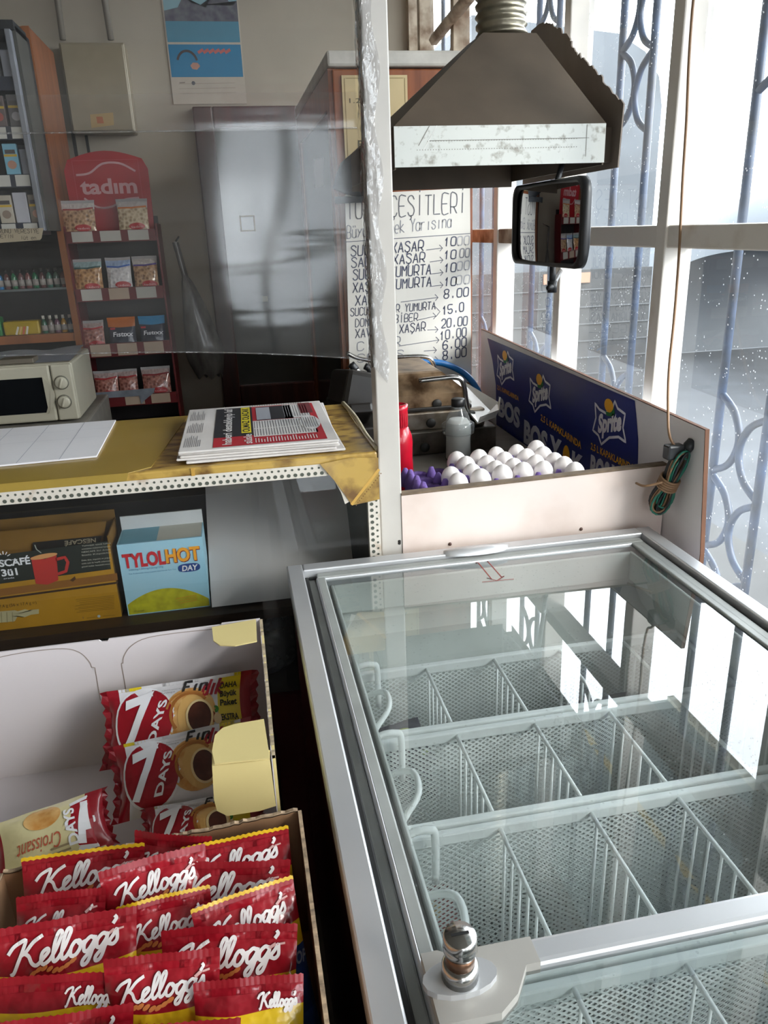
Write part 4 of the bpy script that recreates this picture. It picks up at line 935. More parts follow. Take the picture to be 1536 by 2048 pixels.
for k, t in enumerate(('Yumuşak içimli kahve', 'aromasının mükemmel karışımı', 'NESCAFÉ 3ü1 Arada', 'Sütlü Köpüklü!', 'Daha dolu, köpüklü ve yoğun', 'sütlü tadı ile keyifli anlarınıza', 'güzel tatlar katabilirsiniz.')):
    p = c2(150, 1094 + k * 6.3 + (4 if k > 3 else 0)); b.text(t, ph, flat('B9B7A8'), p[0] + .012, p[1], .0028, .05)
b.text('1.7,4 g (56 x 17,4 g ℮)', pf, flat('4A3410'), c2(-6, 1216)[0], c2(-6, 1216)[1], .006, .068)
bt = [c2(*q) for q in ((-20, 1224), (30, 1220), (36, 1222), (50, 1218), (62, 1221), (62, 1219), (78, 1218), (78, 1227), (62, 1229), (50, 1234), (36, 1231), (30, 1242), (-20, 1247))]; b.shape(bt, pg, flat('B9B08A'), c2(20, 1232))
for k in range(4): b.stroke([c2(-8 + k * 11, 1224), c2(-7 + k * 11, 1244)], .001, ph, flat('8E8460'))
for k in range(9): b.stroke([c2(150 + random.uniform(0, 12), 1199 + k * 3.2), c2(228, 1191 + k * 3.2)], .0012, pf, flat('8A6618'))
b.text('f', pg, flat('2A3A6A'), c2(166, 1237)[0], c2(166, 1237)[1], .004); b.stroke([c2(174, 1236), c2(190, 1234)], .0012, pf, flat('8A6618')); b.stroke([c2(206, 1232), c2(230, 1230)], .0012, pf, flat('8A6618')); b.shape([(c2(198, 1232)[0] + .003 * math.cos(a), c2(198, 1232)[1] + .003 * math.sin(a)) for a in range(6)], pg, flat('A8B8C0'))
b.build('carton', cf)
b = MB(); b.prism([(xa, y0_ + .004, .868), (-.285, y0_ + .004, .868), (-.272, y0_ + .06, .925), (xa, y0_ + .06, .925)], (0, .002, .001), M_cofi)
fi = plane((-.36, y0_ + .03, .897), (-1, 0, 0), (0, .7, .71), -.004)
b.prism([(-.40, y0_ + .021, .891), (-.285, y0_ + .021, .891), (-.280, y0_ + .036, .906), (-.40, y0_ + .036, .906)], (0, 0, .0012), flat('1E1B18'))
b.text('NESCAFÉ', lambda x, y: Vector((-.29 - x, y0_ + .033 - y * .7, .9048 - y * .7)), flat('9A917C'), 0, 0, .009, .055, bold=.02)
b.build('inner_flap', cf)
M_tb = mat('cold_remedy_carton', '8CC4DE', .45, var=.05, scale=6, h2='A9CFE0')
ty = thing('remedy_box', 'small light blue carton with red and orange lettering, right of the coffee carton', 'box', (-.175, 1.4, .755))
b = MB(); xa, xb, zt_ = -.250, -.098, .899; b.box((xa, 1.36, .7555), (xb, 1.44, zt_), M_tb)
b.quad((xa + .003, 1.363, zt_ + .0005), (xa + .07, 1.363, zt_ + .0005), (xa + .07, 1.438, zt_ + .0005), (xa + .003, 1.438, zt_ + .0005), flat('6FA9BE')); b.quad((xa + .07, 1.363, zt_ + .0005), (xb - .002, 1.363, zt_ + .0005), (xb - .002, 1.438, zt_ + .0005), (xa + .07, 1.438, zt_ + .0005), flat('C9C8BE'))
b.box((xa, 1.437, .7555), (xb, 1.44, .926), flat('C6C9CC'))
pf = plane((xa, 1.36, .7555), X3, Z3, .0005); pg = plane((xa, 1.36, .7555), X3, Z3, .001); ph = plane((xa, 1.36, .7555), X3, Z3, .0016)
b.shape([(.002, .002)] + [(.002 + .148 * k / 20, .002 + .046 * math.sin(PI * (k + 3) / 25.) ** .8) for k in range(21)] + [(.150, .002)], pf, mat('lemon_print', 'C3BE22', .5, var=.15, scale=80))
b.text('TYLOL', pg, flat('C8202C'), .006, .098, .027, .076, bold=.045); b.text('HOT', pg, flat('8A2A1A'), .0835, .0985, .027, .062, bold=.05); b.text('HOT', ph, flat('F2A524'), .0825, .100, .027, .062, bold=.035)
b.shape([(.122 + .020 * math.copysign(abs(math.cos(a)) ** .7, math.cos(a)), .085 + .0085 * math.copysign(abs(math.sin(a)) ** .7, math.sin(a))) for a in [2 * PI * k / 28 for k in range(28)]], pg, flat('123F8A')); b.text('DAY', ph, M_pw, .1085, .0795, .011, .028, shear=.15, bold=.03)
b.text('500mg+30mg+2mg/20g', pg, flat('4A86B0'), .014, .091, .0035, .062); b.text('Tek Kullanımlık Oral Çözelti Hazırlamak İçin Toz', pg, flat('4A86B0'), .013, .0835, .0025, .085)
b.text('12 poşet', pg, flat('4A5212'), .012, .006, .004, .018)
for k in range(3): b.stroke([(.09 + k * .003, .024 - k * .005), (.128, .027 - k * .005)], .0014, pg, flat('C9931E'))
b.build('carton', ty)
M_ws = mat('grey_white_sheets', 'BDBBBC', .6, var=.05, scale=4)
b = MB(); q = [at(420, 1206, Y=1.345), at(700, 1170, Y=1.345)]
def ws(u, v):
    x = -.095 + .275 * u + .02 * v * (1 if u > .5 else 0); y = 1.345 + .26 * v ** 1.1; z = .760 + .012 * (1 - v) * math.sin(PI * u) * 0 + .168 * v ** .85; return Vector((x, y, z))
b.grid(ws, 12, 12, M_ws); b.grid(lambda u, v: ws(1 - u, v) + Vector((0, .012, -.004)), 12, 12, M_ws); b.grid(lambda u, v: ws(u, 0).lerp(ws(u, 0) + Vector((0, .012, -.004)), v), 12, 1, M_ws)
tag(b.build('paper_stack', origin=(.04, 1.47, .755)), 'grey-white curved stack of large sheets leaning right of the blue carton', 'paper')
# things on the counter floor, only their tops seen
M_bag = glass('clear_bag', (.8, .8, .8), 2.2, dirt=.25, rough=.12, bump=1, bscale=30, dscale=20)
def lump(nm, c, sx, sy, sz, m, lab, cat):
    b = MB(); ph = [random.uniform(0, 6) for _ in range(4)]
    b.lathe([(.0001, 0)] + [(math.sin(PI * (k + .6) / 12) ** .7, (1 - math.cos(PI * (k + .6) / 12)) / 2) for k in range(12)], m, (0, 0, 0), 26)
    b.v = [Vector((p.x * sx * (1 + .12 * math.sin(9 * p.y + ph[0]) + .08 * math.sin(17 * p.z + ph[1])), p.y * sy, p.z * sz * (1 + .14 * math.sin(7 * p.x + ph[2]) + .08 * math.sin(15 * p.y + ph[3])))) + Vector(c) for p in b.v]
    return tag(b.build(nm, origin=c), lab, cat)
lump('plastic_bag', (-.375, 1.40, .5755), .09, .05, .12, M_bag, 'crumpled clear plastic bag under the coffee carton shelf', 'bag')
lump('plastic_bag', (-.02, 1.40, .5755), .085, .05, .12, M_bag, 'crumpled clear plastic bag below the grey-white sheets', 'bag')
tag(MB().bbox((-.29, 1.35, .5755), (-.165, 1.47, .727), mat('white_bundle', 'CFCDD2', .7), .006).build('paper_bundle', origin=(-.22, 1.41, .5755)), 'white paper bundle on the counter floor behind the croissant carton', 'paper')
bb_ = MB(); bb_.bbox((-.155, 1.35, .5755), (-.085, 1.45, .731), mat('checked_carton', '9A7F86', .6), .004)
for k in range(4):
    for j in range(5): bb_.box((-.150 + k * .016, 1.3495, .60 + j * .025), (-.138 + k * .016, 1.3502, .615 + j * .025), flat('7A4A56'))
tag(bb_.build('checked_box', origin=(-.12, 1.4, .5755)), 'small pink checked box on the counter floor below the blue carton', 'box')

# ================================================================ BEHIND THE COUNTER
def card(b, M, x, y, w, h, m): b.shape([(x, y), (x + w, y), (x + w, y + h), (x, y + h)], M, m)
su = thing('shelf_unit', 'dark shelving unit with an orange wood edge against the back wall', 'shelf', (-1.0, 3.3, 0))
M_su = mat('dark_shelf_inside', '2E2A28', .6, var=.15)
b = MB(); b.box((-.590, 3.10, 0), (-.572, 3.50, 2.09), M_wood); b.box((-.592, 3.092, 0), (-.570, 3.10, 2.09), M_wood2); b.build('side_panel', su)
b = MB(); b.box((-1.5, 3.48, 0), (-.59, 3.50, 2.09), M_su); b.box((-1.5, 3.1, 2.06), (-.59, 3.48, 2.09), M_wood2); b.build('back_panel', su)
MB().box((-1.5, 3.10, 1.068), (-.59, 3.48, 1.098), M_wood2).build('shelf', su)
MB().box((-1.5, 3.11, 1.254), (-.59, 3.48, 1.262), mat('smoked_glass_shelf', '6A7172', .15, spec=.6)).build('shelf', su)
MB().box((-1.5, 3.10, .86), (-.59, 3.48, .88), M_wood2).build('shelf', su)
# rack of small boxes
rk = thing('pack_rack', 'black cigarette pack rack with a grey edge strip, upper left behind the film', 'rack', (-.9, 2.97, 1.46))
M_rk = mat('black_rack', '1D2126', .5, var=.15); M_rkb = mat('blue_black_lip', '2B3140', .45)
b = MB(); b.box((-1.3, 3.05, 1.455), (-.575, 3.088, 2.05), M_rk); b.box((-1.3, 2.88, 2.035), (-.575, 3.05, 2.06), M_rk); b.box((-.585, 2.90, 1.455), (-.575, 3.05, 2.05), mat('rack_side', '4C4B45', .6)); b.build('rack_body', rk)
MB().bbox((-.603, 2.872, 1.455), (-.585, 2.90, 2.035), mat('grey_strip', '878A92', .45), .003).build('edge_strip', rk)
ZR = [1.915, 1.775, 1.635, 1.488]
for zr in ZR: MB().box((-1.3, 2.89, zr - .045), (-.603, 3.05, zr - .006), M_rkb).build('shelf', rk)
for zr, xs in ((1.775, (-.675, -.615)), (1.635, (-.69, -.63)), (1.488, (-.70, -.632))):
    for x in xs: MB().prism([(x - .022, 2.885, zr - .042), (x + .022, 2.885, zr - .042), (x + .022, 2.889, zr - .008), (x - .022, 2.889, zr - .008)], (0, .001, 0), flat('C6C4BC')).build('price_tag', rk)
def pack(x, z, h, cols, lab):
    b = MB(); b.bbox((x - .0215, 2.895, z - .006), (x + .0215, 2.917, z + h), flat(cols[0], .4), .002)
    if len(cols) > 1:
        M = plane((x - .0215, 2.895, z - .006), X3, Z3, .0006); card(b, M, .002, h * .62, .039, .007, flat(cols[1]))
        b.shape([(.0215 + .014 * math.cos(a), h * .34 + .013 * math.sin(a)) for a in [2 * PI * k / 12 for k in range(12)]], M, flat(cols[2])); card(b, M, .006, h * .72, .031, .012, flat('4E4744'))
    tag(b.build('cigarette_pack', origin=(x, 2.906, z - .006)), lab, 'pack', 'packs in the cigarette rack')
pack(-.610, 1.915, .068, ['8C8E99'], 'blank grey pack on the top row of the rack'); pack(-.662, 1.915, .06, ['4A4648'], 'dark pack at the left edge of the rack top row')
pack(-.668, 1.775, .082, ['6A5A58', 'C9A52E', 'B0584A'], 'red pictured pack, left in the second rack row'); pack(-.616, 1.775, .085, ['5D5A5C', 'C9A52E', 'A09AA0'], 'grey pictured pack with yellow band, right in the second rack row')
pack(-.655, 1.635, .085, ['7FB6CC', 'C9A52E', 'B98A74'], 'light blue pack with yellow band in the third rack row'); pack(-.606, 1.635, .068, ['7C7E88'], 'blank grey pack in the third rack row')
pack(-.700, 1.488, .08, ['B9B0A0', 'C9A52E', '8C7A6A'], 'cream pack cut by the left picture edge in the lowest rack row'); pack(-.652, 1.488, .087, ['BCBCC4'], 'plain white pack in the lowest rack row'); pack(-.606, 1.488, .08, ['7E7468', 'C9A52E', 'BC8E78'], 'pictured pack with yellow band at the right end of the lowest rack row')
b = MB(); p0, p1, p2, p3 = at(-60, 490, Y=2.868), at(80, 480, Y=2.868), at(87, 456, Y=2.868), at(-60, 459, Y=2.868)
b.prism([p0, p1, p1 + Vector((.006, 0, .006)), p2, p3], (0, .002, 0), flat('B3A58C'))
def hw(t, u, v, uw, hp): a, c, e = at(u, v, Y=2.868), at(u + uw, v, Y=2.868), at(u, v - hp, Y=2.868); pen(b, t, plane(a, c - a, Z3, .001), flat('4A443C'), 0, 0, e.z - a.z, (c - a).length, .12)
hw('URUNU VERESIYE', -8, 466, 86, 8); hw('ISTEMEYIN', -30, 476, 56, 7); hw('lütfen', 42, 479, 30, 7)
tag(b.build('handwritten_card', origin=tuple(p0)), 'handwritten cream card below the cigarette rack', 'sign')
# bottles
def bottle(x, y, z, h, col, capc, lab, grp, r=.0105):
    t = thing('small_bottle', lab, 'bottle', (x, y, z), grp)
    MB().lathe([(r * .95, 0), (r, .003), (r, h * .55), (r * .8, h * .68), (r * .42, h * .76), (r * .42, h * .82)], mat('bottle_' + col, col, .15, var=.05, coat=.5), (x, y, z), 14).build('body', t)
    MB().lathe([(r * .52, h * .80), (r * .52, h), (0, h)], flat(capc, .4), (x, y, z), 12).build('cap', t)
    MB().lathe([(r * 1.03, h * .14), (r * 1.03, h * .46)], flat('9E9690'), (x, y, z), 14).build('label', t)
cols = ['2A6FA0', '5E3A38', '1E6A44', '6A4648', '7A4A48', '1E6A44', '5A3A3A', '3E6A5A', '4A5E50', '6A4440']; nm = ['blue', 'brown', 'green', 'mauve', 'pinkish', 'deep green', 'dark brown', 'teal green', 'grey green', 'reddish brown']
for k in range(10):
    u = 3 + k * 14; p = at(u, 577 - k * .9, Y=3.14); bottle(p.x, 3.14, 1.262, .068, cols[k], '2A2523', '%s little bottle, %s from the left on the glass shelf' % (nm[k], ORD[k]), 'little bottles on the glass shelf')
for k, (c, n_) in enumerate((('2E5E4A', 'green'), ('6A6258', 'grey'), ('6A4658', 'plum'), ('A87A24', 'amber'), ('2E4458', 'navy'))):
    p = at(90 + k * 13, 657 - k, Y=3.14); bottle(p.x, 3.14, 1.098, .064, c, 'B9B4A8', '%s cologne bottle on the wooden shelf beside the yellow box' % n_, 'cologne bottles on the wooden shelf')
b = MB(); b.bbox((-.842, 3.12, 1.098), (-.716, 3.17, 1.148), mat('yellow_carton', 'B89B22', .4), .006); M = plane((-.842, 3.12, 1.098), X3, Z3, .0006)
for k, c in enumerate(('D8D2C4', 'D8B070', 'C8684A', 'D8D2C4')): b.stroke([(.042 + k * .012, .004), (.052 + k * .011, .028)], .007, M, flat(c))
tag(b.build('yellow_box', origin=(-.78, 3.145, 1.098)), 'low yellow carton on the wooden shelf', 'box')
b = MB(); b.bbox((-.92, 3.12, 1.098), (-.848, 3.17, 1.165), flat('1E7A3A', .4), .004); M = plane((-.92, 3.12, 1.098), X3, Z3, .0006)
b.stroke([(.060 + .009 * math.cos(a), .034 + .009 * math.sin(a)) for a in [.7 + k * .35 for k in range(14)]], .004, M, M_pw)
tag(b.build('green_box', origin=(-.885, 3.145, 1.098)), 'green carton left of the yellow one on the wooden shelf', 'box')
# microwave on its cabinet
tag(MB().bbox((-1.35, 2.56, 0), (-.50, 3.06, .868), mat('low_cabinet', '8F8A82', .5), .006).build('low_cabinet', origin=(-.9, 2.8, 0)), 'low cabinet carrying the cream microwave', 'cabinet')
M_mw = mat('cream_plastic', 'BDB7A4', .4, var=.04, scale=8)
mw = thing('microwave', 'cream microwave oven with two round knobs, left behind the counter', 'microwave', (-.77, 2.78, .868))
MB().bbox((-1.02, 2.612, .873), (-.524, 2.95, 1.058), M_mw, .008).build('casing', mw)
MB().bbox((-1.02, 2.596, .876), (-.592, 2.612, 1.055), M_mw, .006).build('door', mw)
b = MB(); b.prism([(-1.0, 2.5955, .905), (-.622, 2.5955, .905), (-.612, 2.5955, .93), (-.610, 2.5955, .97), (-.614, 2.5955, 1.018), (-1.0, 2.5955, 1.018)], (0, .003, 0), flat('15171A', .15)); b.build('door_window', mw)
b = MB(); b.prism([(-.615, 2.594, .902)] + [(-.615 + .028 * math.sin(PI * k / 12) - 0 * k, 2.592, .902 + .120 * k / 12) for k in range(13)], (0, .006, 0), M_mw); b.build('door_handle', mw)
MB().bbox((-.588, 2.597, .876), (-.526, 2.612, 1.055), M_mw, .005).build('control_panel', mw)
for u, v in ((123, 765), (129, 803)):
    p = at(u, v, Y=2.597); kb = MB(); kb.lathe([(.0225, 0), (.0225, .002), (.0195, .0021)], flat('6A675C'), p, 26, Matrix.Rotation(PI / 2, 3, 'X')); kb.lathe([(.0195, .001), (.019, .012), (.016, .014), (0, .014)], M_mw, p, 26, Matrix.Rotation(PI / 2, 3, 'X'))
    kb.bbox(p + Vector((-.003, -.019, -.015)), p + Vector((.003, -.012, .015)), M_mw, .002, Matrix.Translation(p) @ Matrix.Rotation(.35, 4, 'Y') @ Matrix.Translation(-p)); kb.build('knob', mw)
b = MB(); b.grid(lambda u, v: Vector((-.86 + .33 * u, 2.64 + .26 * v, 1.0592 + .006 * u * v + .010 * abs(math.sin(5 * u)) * v)), 12, 8, mat('crumpled_paper', '9CA0AA', .5)); tag(b.build('wrapping_paper', origin=(-.7, 2.77, 1.0592)), 'crumpled grey wrapping paper on top of the microwave', 'paper')
b = MB(); b.bbox((-.745, 2.63, 1.059), (-.64, 2.70, 1.075), flat('6A6256'), .003); tag(b.build('flat_box', origin=(-.69, 2.66, 1.059)), 'small flat grey-brown box on the microwave front edge', 'box')

# nut stand
st = thing('snack_stand', 'red nut display stand with arched header and four tiers', 'display stand', (-.405, 3.2, 0))
M_st2 = mat('stand_red', '6A1A1E', .4, var=.1); M_hdr = mat('header_red', 'A81C26', .4, var=.06); M_stb = mat('stand_dark', '2B2424', .5)
b = MB(); b.box((-.572, 3.115, .0), (-.565, 3.30, 1.47), M_st2); b.box((-.252, 3.115, .0), (-.245, 3.30, 1.47), M_st2); b.box((-.565, 3.29, 0), (-.252, 3.30, 1.50), M_stb); b.build('frame', st)
hz = [(-.548, 1.44), (-.262, 1.44), (-.258, 1.66), (-.275, 1.695)] + [(-.275 - .26 * k / 10, 1.695 + .028 * math.sin(PI * k / 10)) for k in range(1, 10)] + [(-.535, 1.695), (-.552, 1.66)]
b = MB(); b.prism([(x, 3.20, z) for x, z in hz], (0, .012, 0), M_hdr); M = plane((-.405, 3.20, 1.592), X3, Z3, .0008); hw_ = flat('C99A9C')
b.text('tadım', M, hw_, -.100, -.012, .052, .20, bold=.03); b.stroke([(p.x, p.y) for p in sm([(-.105, .052, 0), (-.06, .058, 0), (-.01, .088, 0), (.05, .088, 0), (.10, .062, 0)], 6)], .007, M, hw_); b.stroke([(p.x, p.y) for p in sm([(-.09, -.028, 0), (-.05, -.058, 0), (.0, -.058, 0), (.05, -.035, 0), (.1, -.03, 0)], 6)], .007, M, hw_)
b.stroke([(-.115, -.062), (.115, -.062), (.115, .10), (-.115, .10)], .0018, M, flat('B84A50'), closed=True); b.build('header', st)
TIER = [(1.411, 1.452), (1.206, 1.252), (1.0, 1.050), (.808, .850)]
for i, (za, zb) in enumerate(TIER):
    b = MB(); b.box((-.565, 3.10, za), (-.252, 3.108, zb), M_st2); b.box((-.565, 3.108, za), (-.252, 3.29, za + .008), M_stb); b.build('tier', st)
    for k in range(3):
        if i == 3 and k == 0: continue
        x = -.545 + k * .098; m_ = flat('B9B4AC') if i < 2 and not (i == 1 and k == 1) else flat('B59F8C')
        MB().box((x, 3.0975, za + .004), (x + .072, 3.0998, zb - .002), m_).build('price_card', st)
MB().box((-.56, 3.12, .70), (-.255, 3.28, .72), M_stb).build('tier', st)

def pillow(w, h, t, seed=0, p=.55):
    rnd = random.Random(seed); A = [(rnd.uniform(-.10, .10), rnd.uniform(3, 9), rnd.uniform(3, 11), rnd.uniform(0, 6)) for _ in range(4)]
    def f(u, v, s=1):
        e = max(0, math.sin(PI * u)) ** p * max(0, math.sin(PI * min(1, max(0, (v - .03) / .90)))) ** .6
        wv = sum(a * math.sin(b_ * u * 2 + c * v + d) for a, b_, c, d in A)
        z = s * t * e * (1 + wv * .9) + .05 * t * math.sin(13 * u + A[0][3]) * (1 - e)
        x = (u - .5) * w * (1 - .07 * math.sin(PI * v)); y = v * h + .02 * h * math.sin(PI * u) * (1 if v > .5 else -.6) * A[1][0] * 6
        return Vector((x, y, z))
    return f
def pack_mesh(b, f, m, nu=22, nv=22, zig=True):
    b.grid(lambda u, v: f(u, v, 1), nu, nv, m); b.grid(lambda u, v: f(1 - u, v, -1), nu, nv, m)
def place(o, pos, xd, yd):
    xd = Vector(xd).normalized(); yd = Vector(yd); yd = (yd - xd * yd.dot(xd)).normalized(); zd = xd.cross(yd)
    R = Matrix((xd, yd, zd)).transposed(); o.matrix_world = Matrix.Translation(pos) @ R.to_4x4(); o['_o'] = (0, 0, 0); return o
def seal(b, f, v0, v1, m, w, h, n=30):
    b.add([f(i / n, v, 1) + Vector((0, .0010 * (i % 2) if v == v1 else 0, .0006 + .00008 * (i % 2))) for v in (v0, v1) for i in range(n + 1)], [(i, i + 1, n + 2 + i, n + 1 + i) for i in range(n)], m)
M_n1 = nuts('mixed_nuts_pack', 'C2B8B4', '5E3420', 'C8A07A'); M_n2 = nuts('pale_nuts_pack', 'B9B0AE', '8A6A48', 'D8C4A4'); M_n3 = nuts('seed_pack', '9FB2D2', 'B8B4B8', 'DAD6D6'); M_n4 = nuts('red_nuts_pack', 'B09A96', '5A1E1C', 'B4786A'); M_n5 = nuts('teal_nuts_pack', '8FA6A8', '6A4028', 'C89A6A')
M_fo = bands('orange_corn_pack', [(0, '20263A'), (.74, 'C66A1E')], wave=.03); M_fb = bands('blue_corn_pack', [(0, '20263A'), (.78, '2A86B8')], wave=.03)
def nutbag(u, v, w, h, m, sealcol, lab, tier, logo=True, seed=0, text=None, Y=3.112):
    p = at(u, v, Y=Y); z = TIER[tier][0] + .0085
    h *= 1.12; o = thing('snack_bag', lab, 'bag', (0, 0, 0), 'bags of snacks on the red stand'); f = pillow(w, h, .014, seed); b = MB(); pack_mesh(b, f, m, 14, 14)
    F = lambda x, y: f(x / w + .5, y / h, 1) + Vector((0, 0, .0012))
    if logo:
        b.shape([(.012 + .030 * math.cos(a), .30 * h + .012 * math.sin(a)) for a in [2 * PI * k / 16 for k in range(16)]], F, flat('B0282E', .35)); b.text('tadım', lambda x, y: F(x, y) + Vector((0, 0, .0006)), flat('D8B4B0'), -.010, .26 * h, .008, .044)
        b.stroke([(-w / 2 * .9, h * .775), (0, h * .755), (w / 2 * .9, h * .80)], .006, F, flat(sealcol))
    if text:
        b.text(text, F, M_pw, -.036, .46 * h, .018, .078, shear=.12, bold=.02); card(b, F, -.045, .66 * h, .02, .007, flat('C23A44'))
        b.shape([(.02 + .018 * math.cos(a), .16 * h + .012 * math.sin(a)) for a in [2 * PI * k / 12 for k in range(12)]], F, flat('C8945A'))
    b.build('pouch', o); b = MB(); seal(b, f, .93, 1.0, flat(sealcol if text else 'A9A4A4', .25), w, h); b.build('top_seal', o)
    place(o, Vector((p.x, 3.122, z)), (1, 0, 0), (0, .22, 1)); return o
nutbag(160, 462, .118, .125, M_n1, '9A3A34', 'mixed nut bag, left of the two on the top tier of the red stand', 0, seed=1); nutbag(268, 457, .112, .125, M_n2, 'C8702A', 'pale nut bag, right of the two on the top tier of the red stand', 0, seed=2)
nutbag(178, 575, .104, .128, M_n5, '3A5A5A', 'teal-topped nut bag at the left of the second tier', 1, seed=3); nutbag(240, 572, .092, .13, M_n3, '3A62B0', 'white seed bag with blue top in the middle of the second tier', 1, seed=4); nutbag(293, 568, .092, .13, M_n1, '5A4A90', 'nut bag with violet line at the right of the second tier', 1, seed=5)
nutbag(187, 687, .085, .115, M_n4, 'B02A2A', 'red and white snack bag at the left of the third tier', 2, seed=6)
nutbag(246, 685, .104, .12, M_fo, 'C66A1E', 'dark corn snack bag with orange top in the middle of the third tier', 2, False, 7, 'Fıstıxx'); nutbag(307, 683, .100, .12, M_fb, '2A86B8', 'dark corn snack bag with blue top at the right of the third tier', 2, False, 8, 'Fıstıxx')
nutbag(214, 787, .092, .115, M_n4, 'A82A2E', 'red nut bag at the left of the lowest tier', 3, seed=9); nutbag(258, 786, .075, .115, M_n4, 'A82A2E', 'narrow red nut bag in the middle of the lowest tier', 3, seed=10); nutbag(315, 784, .112, .118, M_n4, '8A2A2E', 'wide red nut bag at the right of the lowest tier', 3, seed=11)
b = MB(); q = [at(u, v, Y=3.092) for u, v in ((185, 786), (310, 776), (308, 785), (290, 800), (283, 808), (278, 792), (215, 796), (218, 832), (190, 838))]
b.prism(q, (0, .003, 0), mat('silver_film', '9AA0AC', .3, metal=.3, var=.2)); tag(b.build('plastic_strip', origin=tuple(q[0])), 'loose silvery plastic strip hanging on the lowest tier lip', 'plastic')

# on the back wall
cl = MB(); o0 = Vector((-.160, 3.6985, 1.940)); cl.box(o0, (.142, 3.699, 2.44), flat('C2B6A8')); cl.box(o0 + Vector((0, -.004, 0)), (.142, 3.6985, 2.44), flat('BFB3A4')); M = plane(o0 + Vector((0, -.004, 0)), X3, Z3, .0006); M2 = plane(o0 + Vector((0, -.004, 0)), X3, Z3, .0012); M3_ = plane(o0 + Vector((0, -.004, 0)), X3, Z3, .0018)
card(cl, M, .005, .100, .292, .118, flat('2E7EA6', .3)); card(cl, M, .005, .226, .292, .26, flat('8FB6C0', .3)); card(cl, M2, .005, .226, .292, .075, flat('4E88A0', .3))
cl.shape([(.005, .30)] + [(.005 + .292 * k / 16, .325 + .035 * math.sin(k * .45 - .6) ** 2 + (.012 if k % 3 else 0) + .002 * k) for k in range(17)] + [(.297, .30)], M3_, mat('printed_hills', '4A4658', .4, h2='6A6A70', scale=40))
cl.stroke([(.075 + .04 * math.cos(a), .150 + .045 * math.sin(a)) for a in [.3 + k * .25 for k in range(11)]], .009, M2, flat('4A4040')); cl.shape([(.105 + .02 * math.cos(a), .14 + .014 * math.sin(a)) for a in range(6)], M2, flat('B98A78')); [cl.stroke([(.125 + k * .022, .190), (.140 + k * .022, .198)], .011, M2, flat('C26A64')) for k in range(6)]
for k in range(3): cl.stroke([(.03, .075 - k * .018), (.26, .078 - k * .018)], .002, M, flat('A89C8C'))
cl.shape([(.09 + .008 * math.cos(a), .078 + .008 * math.sin(a)) for a in range(7)], M, flat('6A6A70')); cl.stroke([(.035, .079), (.055, .080)], .004, M, flat('8C8074'))
tag(cl.build('wall_calendar', origin=tuple(o0)), 'large wall calendar with a sea picture and blue block', 'calendar')
eb = thing('fuse_box', 'cream metal fuse box on the back wall above the red stand', 'fuse box', (-.44, 3.65, 1.83)); M_eb = mat('cream_metal', '9C9079', .28, metal=.1, var=.05)
MB().bbox((-.566, 3.605, 1.826), (-.318, 3.70, 2.147), M_eb, .006).build('casing', eb); MB().bbox((-.560, 3.598, 1.834), (-.325, 3.606, 2.140), M_eb, .004).build('door', eb)
b = MB(); p0, p1, p2, p3 = [at(u, v, Y=3.597) for u, v in ((183, 256), (228, 250), (226, 225), (180, 229))]; b.prism([p0, p1, p2, p3], (0, .001, 0), flat('B89A66')); c = (p0 + p1 + p2 + p3) / 4; b.prism([c + Vector((-.02, -.001, -.012)), c + Vector((.005, -.001, -.012)), c + Vector((.003, -.001, .012)), c + Vector((-.021, -.001, .012))], (0, .0008, 0), flat('B5673A')); b.build('sticker', eb)
# hanging carrier bag
b = MB(); hp = [at(u, v, Y=3.35) for u, v in ((335, 470), (352, 540), (372, 610), (395, 680), (392, 740))]
def hb_(u, v):
    c = Vector((-.205 + .085 * v, 3.42, 1.40 - .55 * v)); w = .012 + .095 * max(0, (v - .25)) ** .7 * (1 - .55 * max(0, v - .8) / .2); a = 2 * PI * u
    return c + Vector((w * math.cos(a) * (1 + .2 * math.sin(3 * a + 4 * v)), .6 * w * math.sin(a), .012 * math.sin(5 * a) * v))
b.grid(hb_, 28, 24, mat('grey_carrier_film', '77726C', .35, var=.3, h2='4A4540', scale=9, coat=.3, stretch=(3, 3, 1))); b.tube([(-.205, 3.70, 1.42), (-.205, 3.42, 1.40)], .004, flat('3A3632'), 6)
tag(b.build('carrier_bag', origin=(-.15, 3.42, .85)), 'grey plastic carrier bag hanging right of the red stand', 'bag')

# ================================================================ FOREGROUND CARTONS
tag(MB().bbox((-.80, .18, 0), (.0, 1.03, .692), mat('display_table', '2A1C18', .5, var=.15), .006).build('display_table', origin=(-.4, .6, 0)), 'dark low table carrying the snack cartons, mostly hidden', 'table')
M_cw = mat('white_board_inside', 'CFC8CB', .6, var=.03, scale=3); M_cc = mat('cream_board', 'D6C488', .5, var=.04, scale=8); M_cor = mat('corrugated_edge', 'B9A78C', .8, var=.25, scale=90)
cr = thing('croissant_box', 'open white lined cream carton of wrapped croissants at the lower left', 'box', (-.3, .85, .695))
ZT, ZF, YR, YF, XR = .900, .697, 1.0, .69, -.006
b = MB(); b.prism([(-.75, YR, ZF), (XR, YR, ZF), (XR, YR, ZT + .002), (-.06, YR, ZT + .002), (-.062, YR, ZT), (-.215, YR, ZT - .001), (-.217, YR, ZT - .004), (-.225, YR, ZT - .004), (-.228, YR, ZT - .001), (-.75, YR, ZT - .002)], (0, .003, 0), M_cw)
pr = plane((0, YR, 0), X3, Z3, .0006); ink = flat('8E8076')
def rp(pts, wd=.0011):
    P = [at(u, v, Y=YR) for u, v in pts]; b.stroke([(p.x, p.y) for p in sm([(p.x, p.z, 0) for p in P], 5)], wd, lambda x, z: Vector((x, YR - .0006, z)), ink)
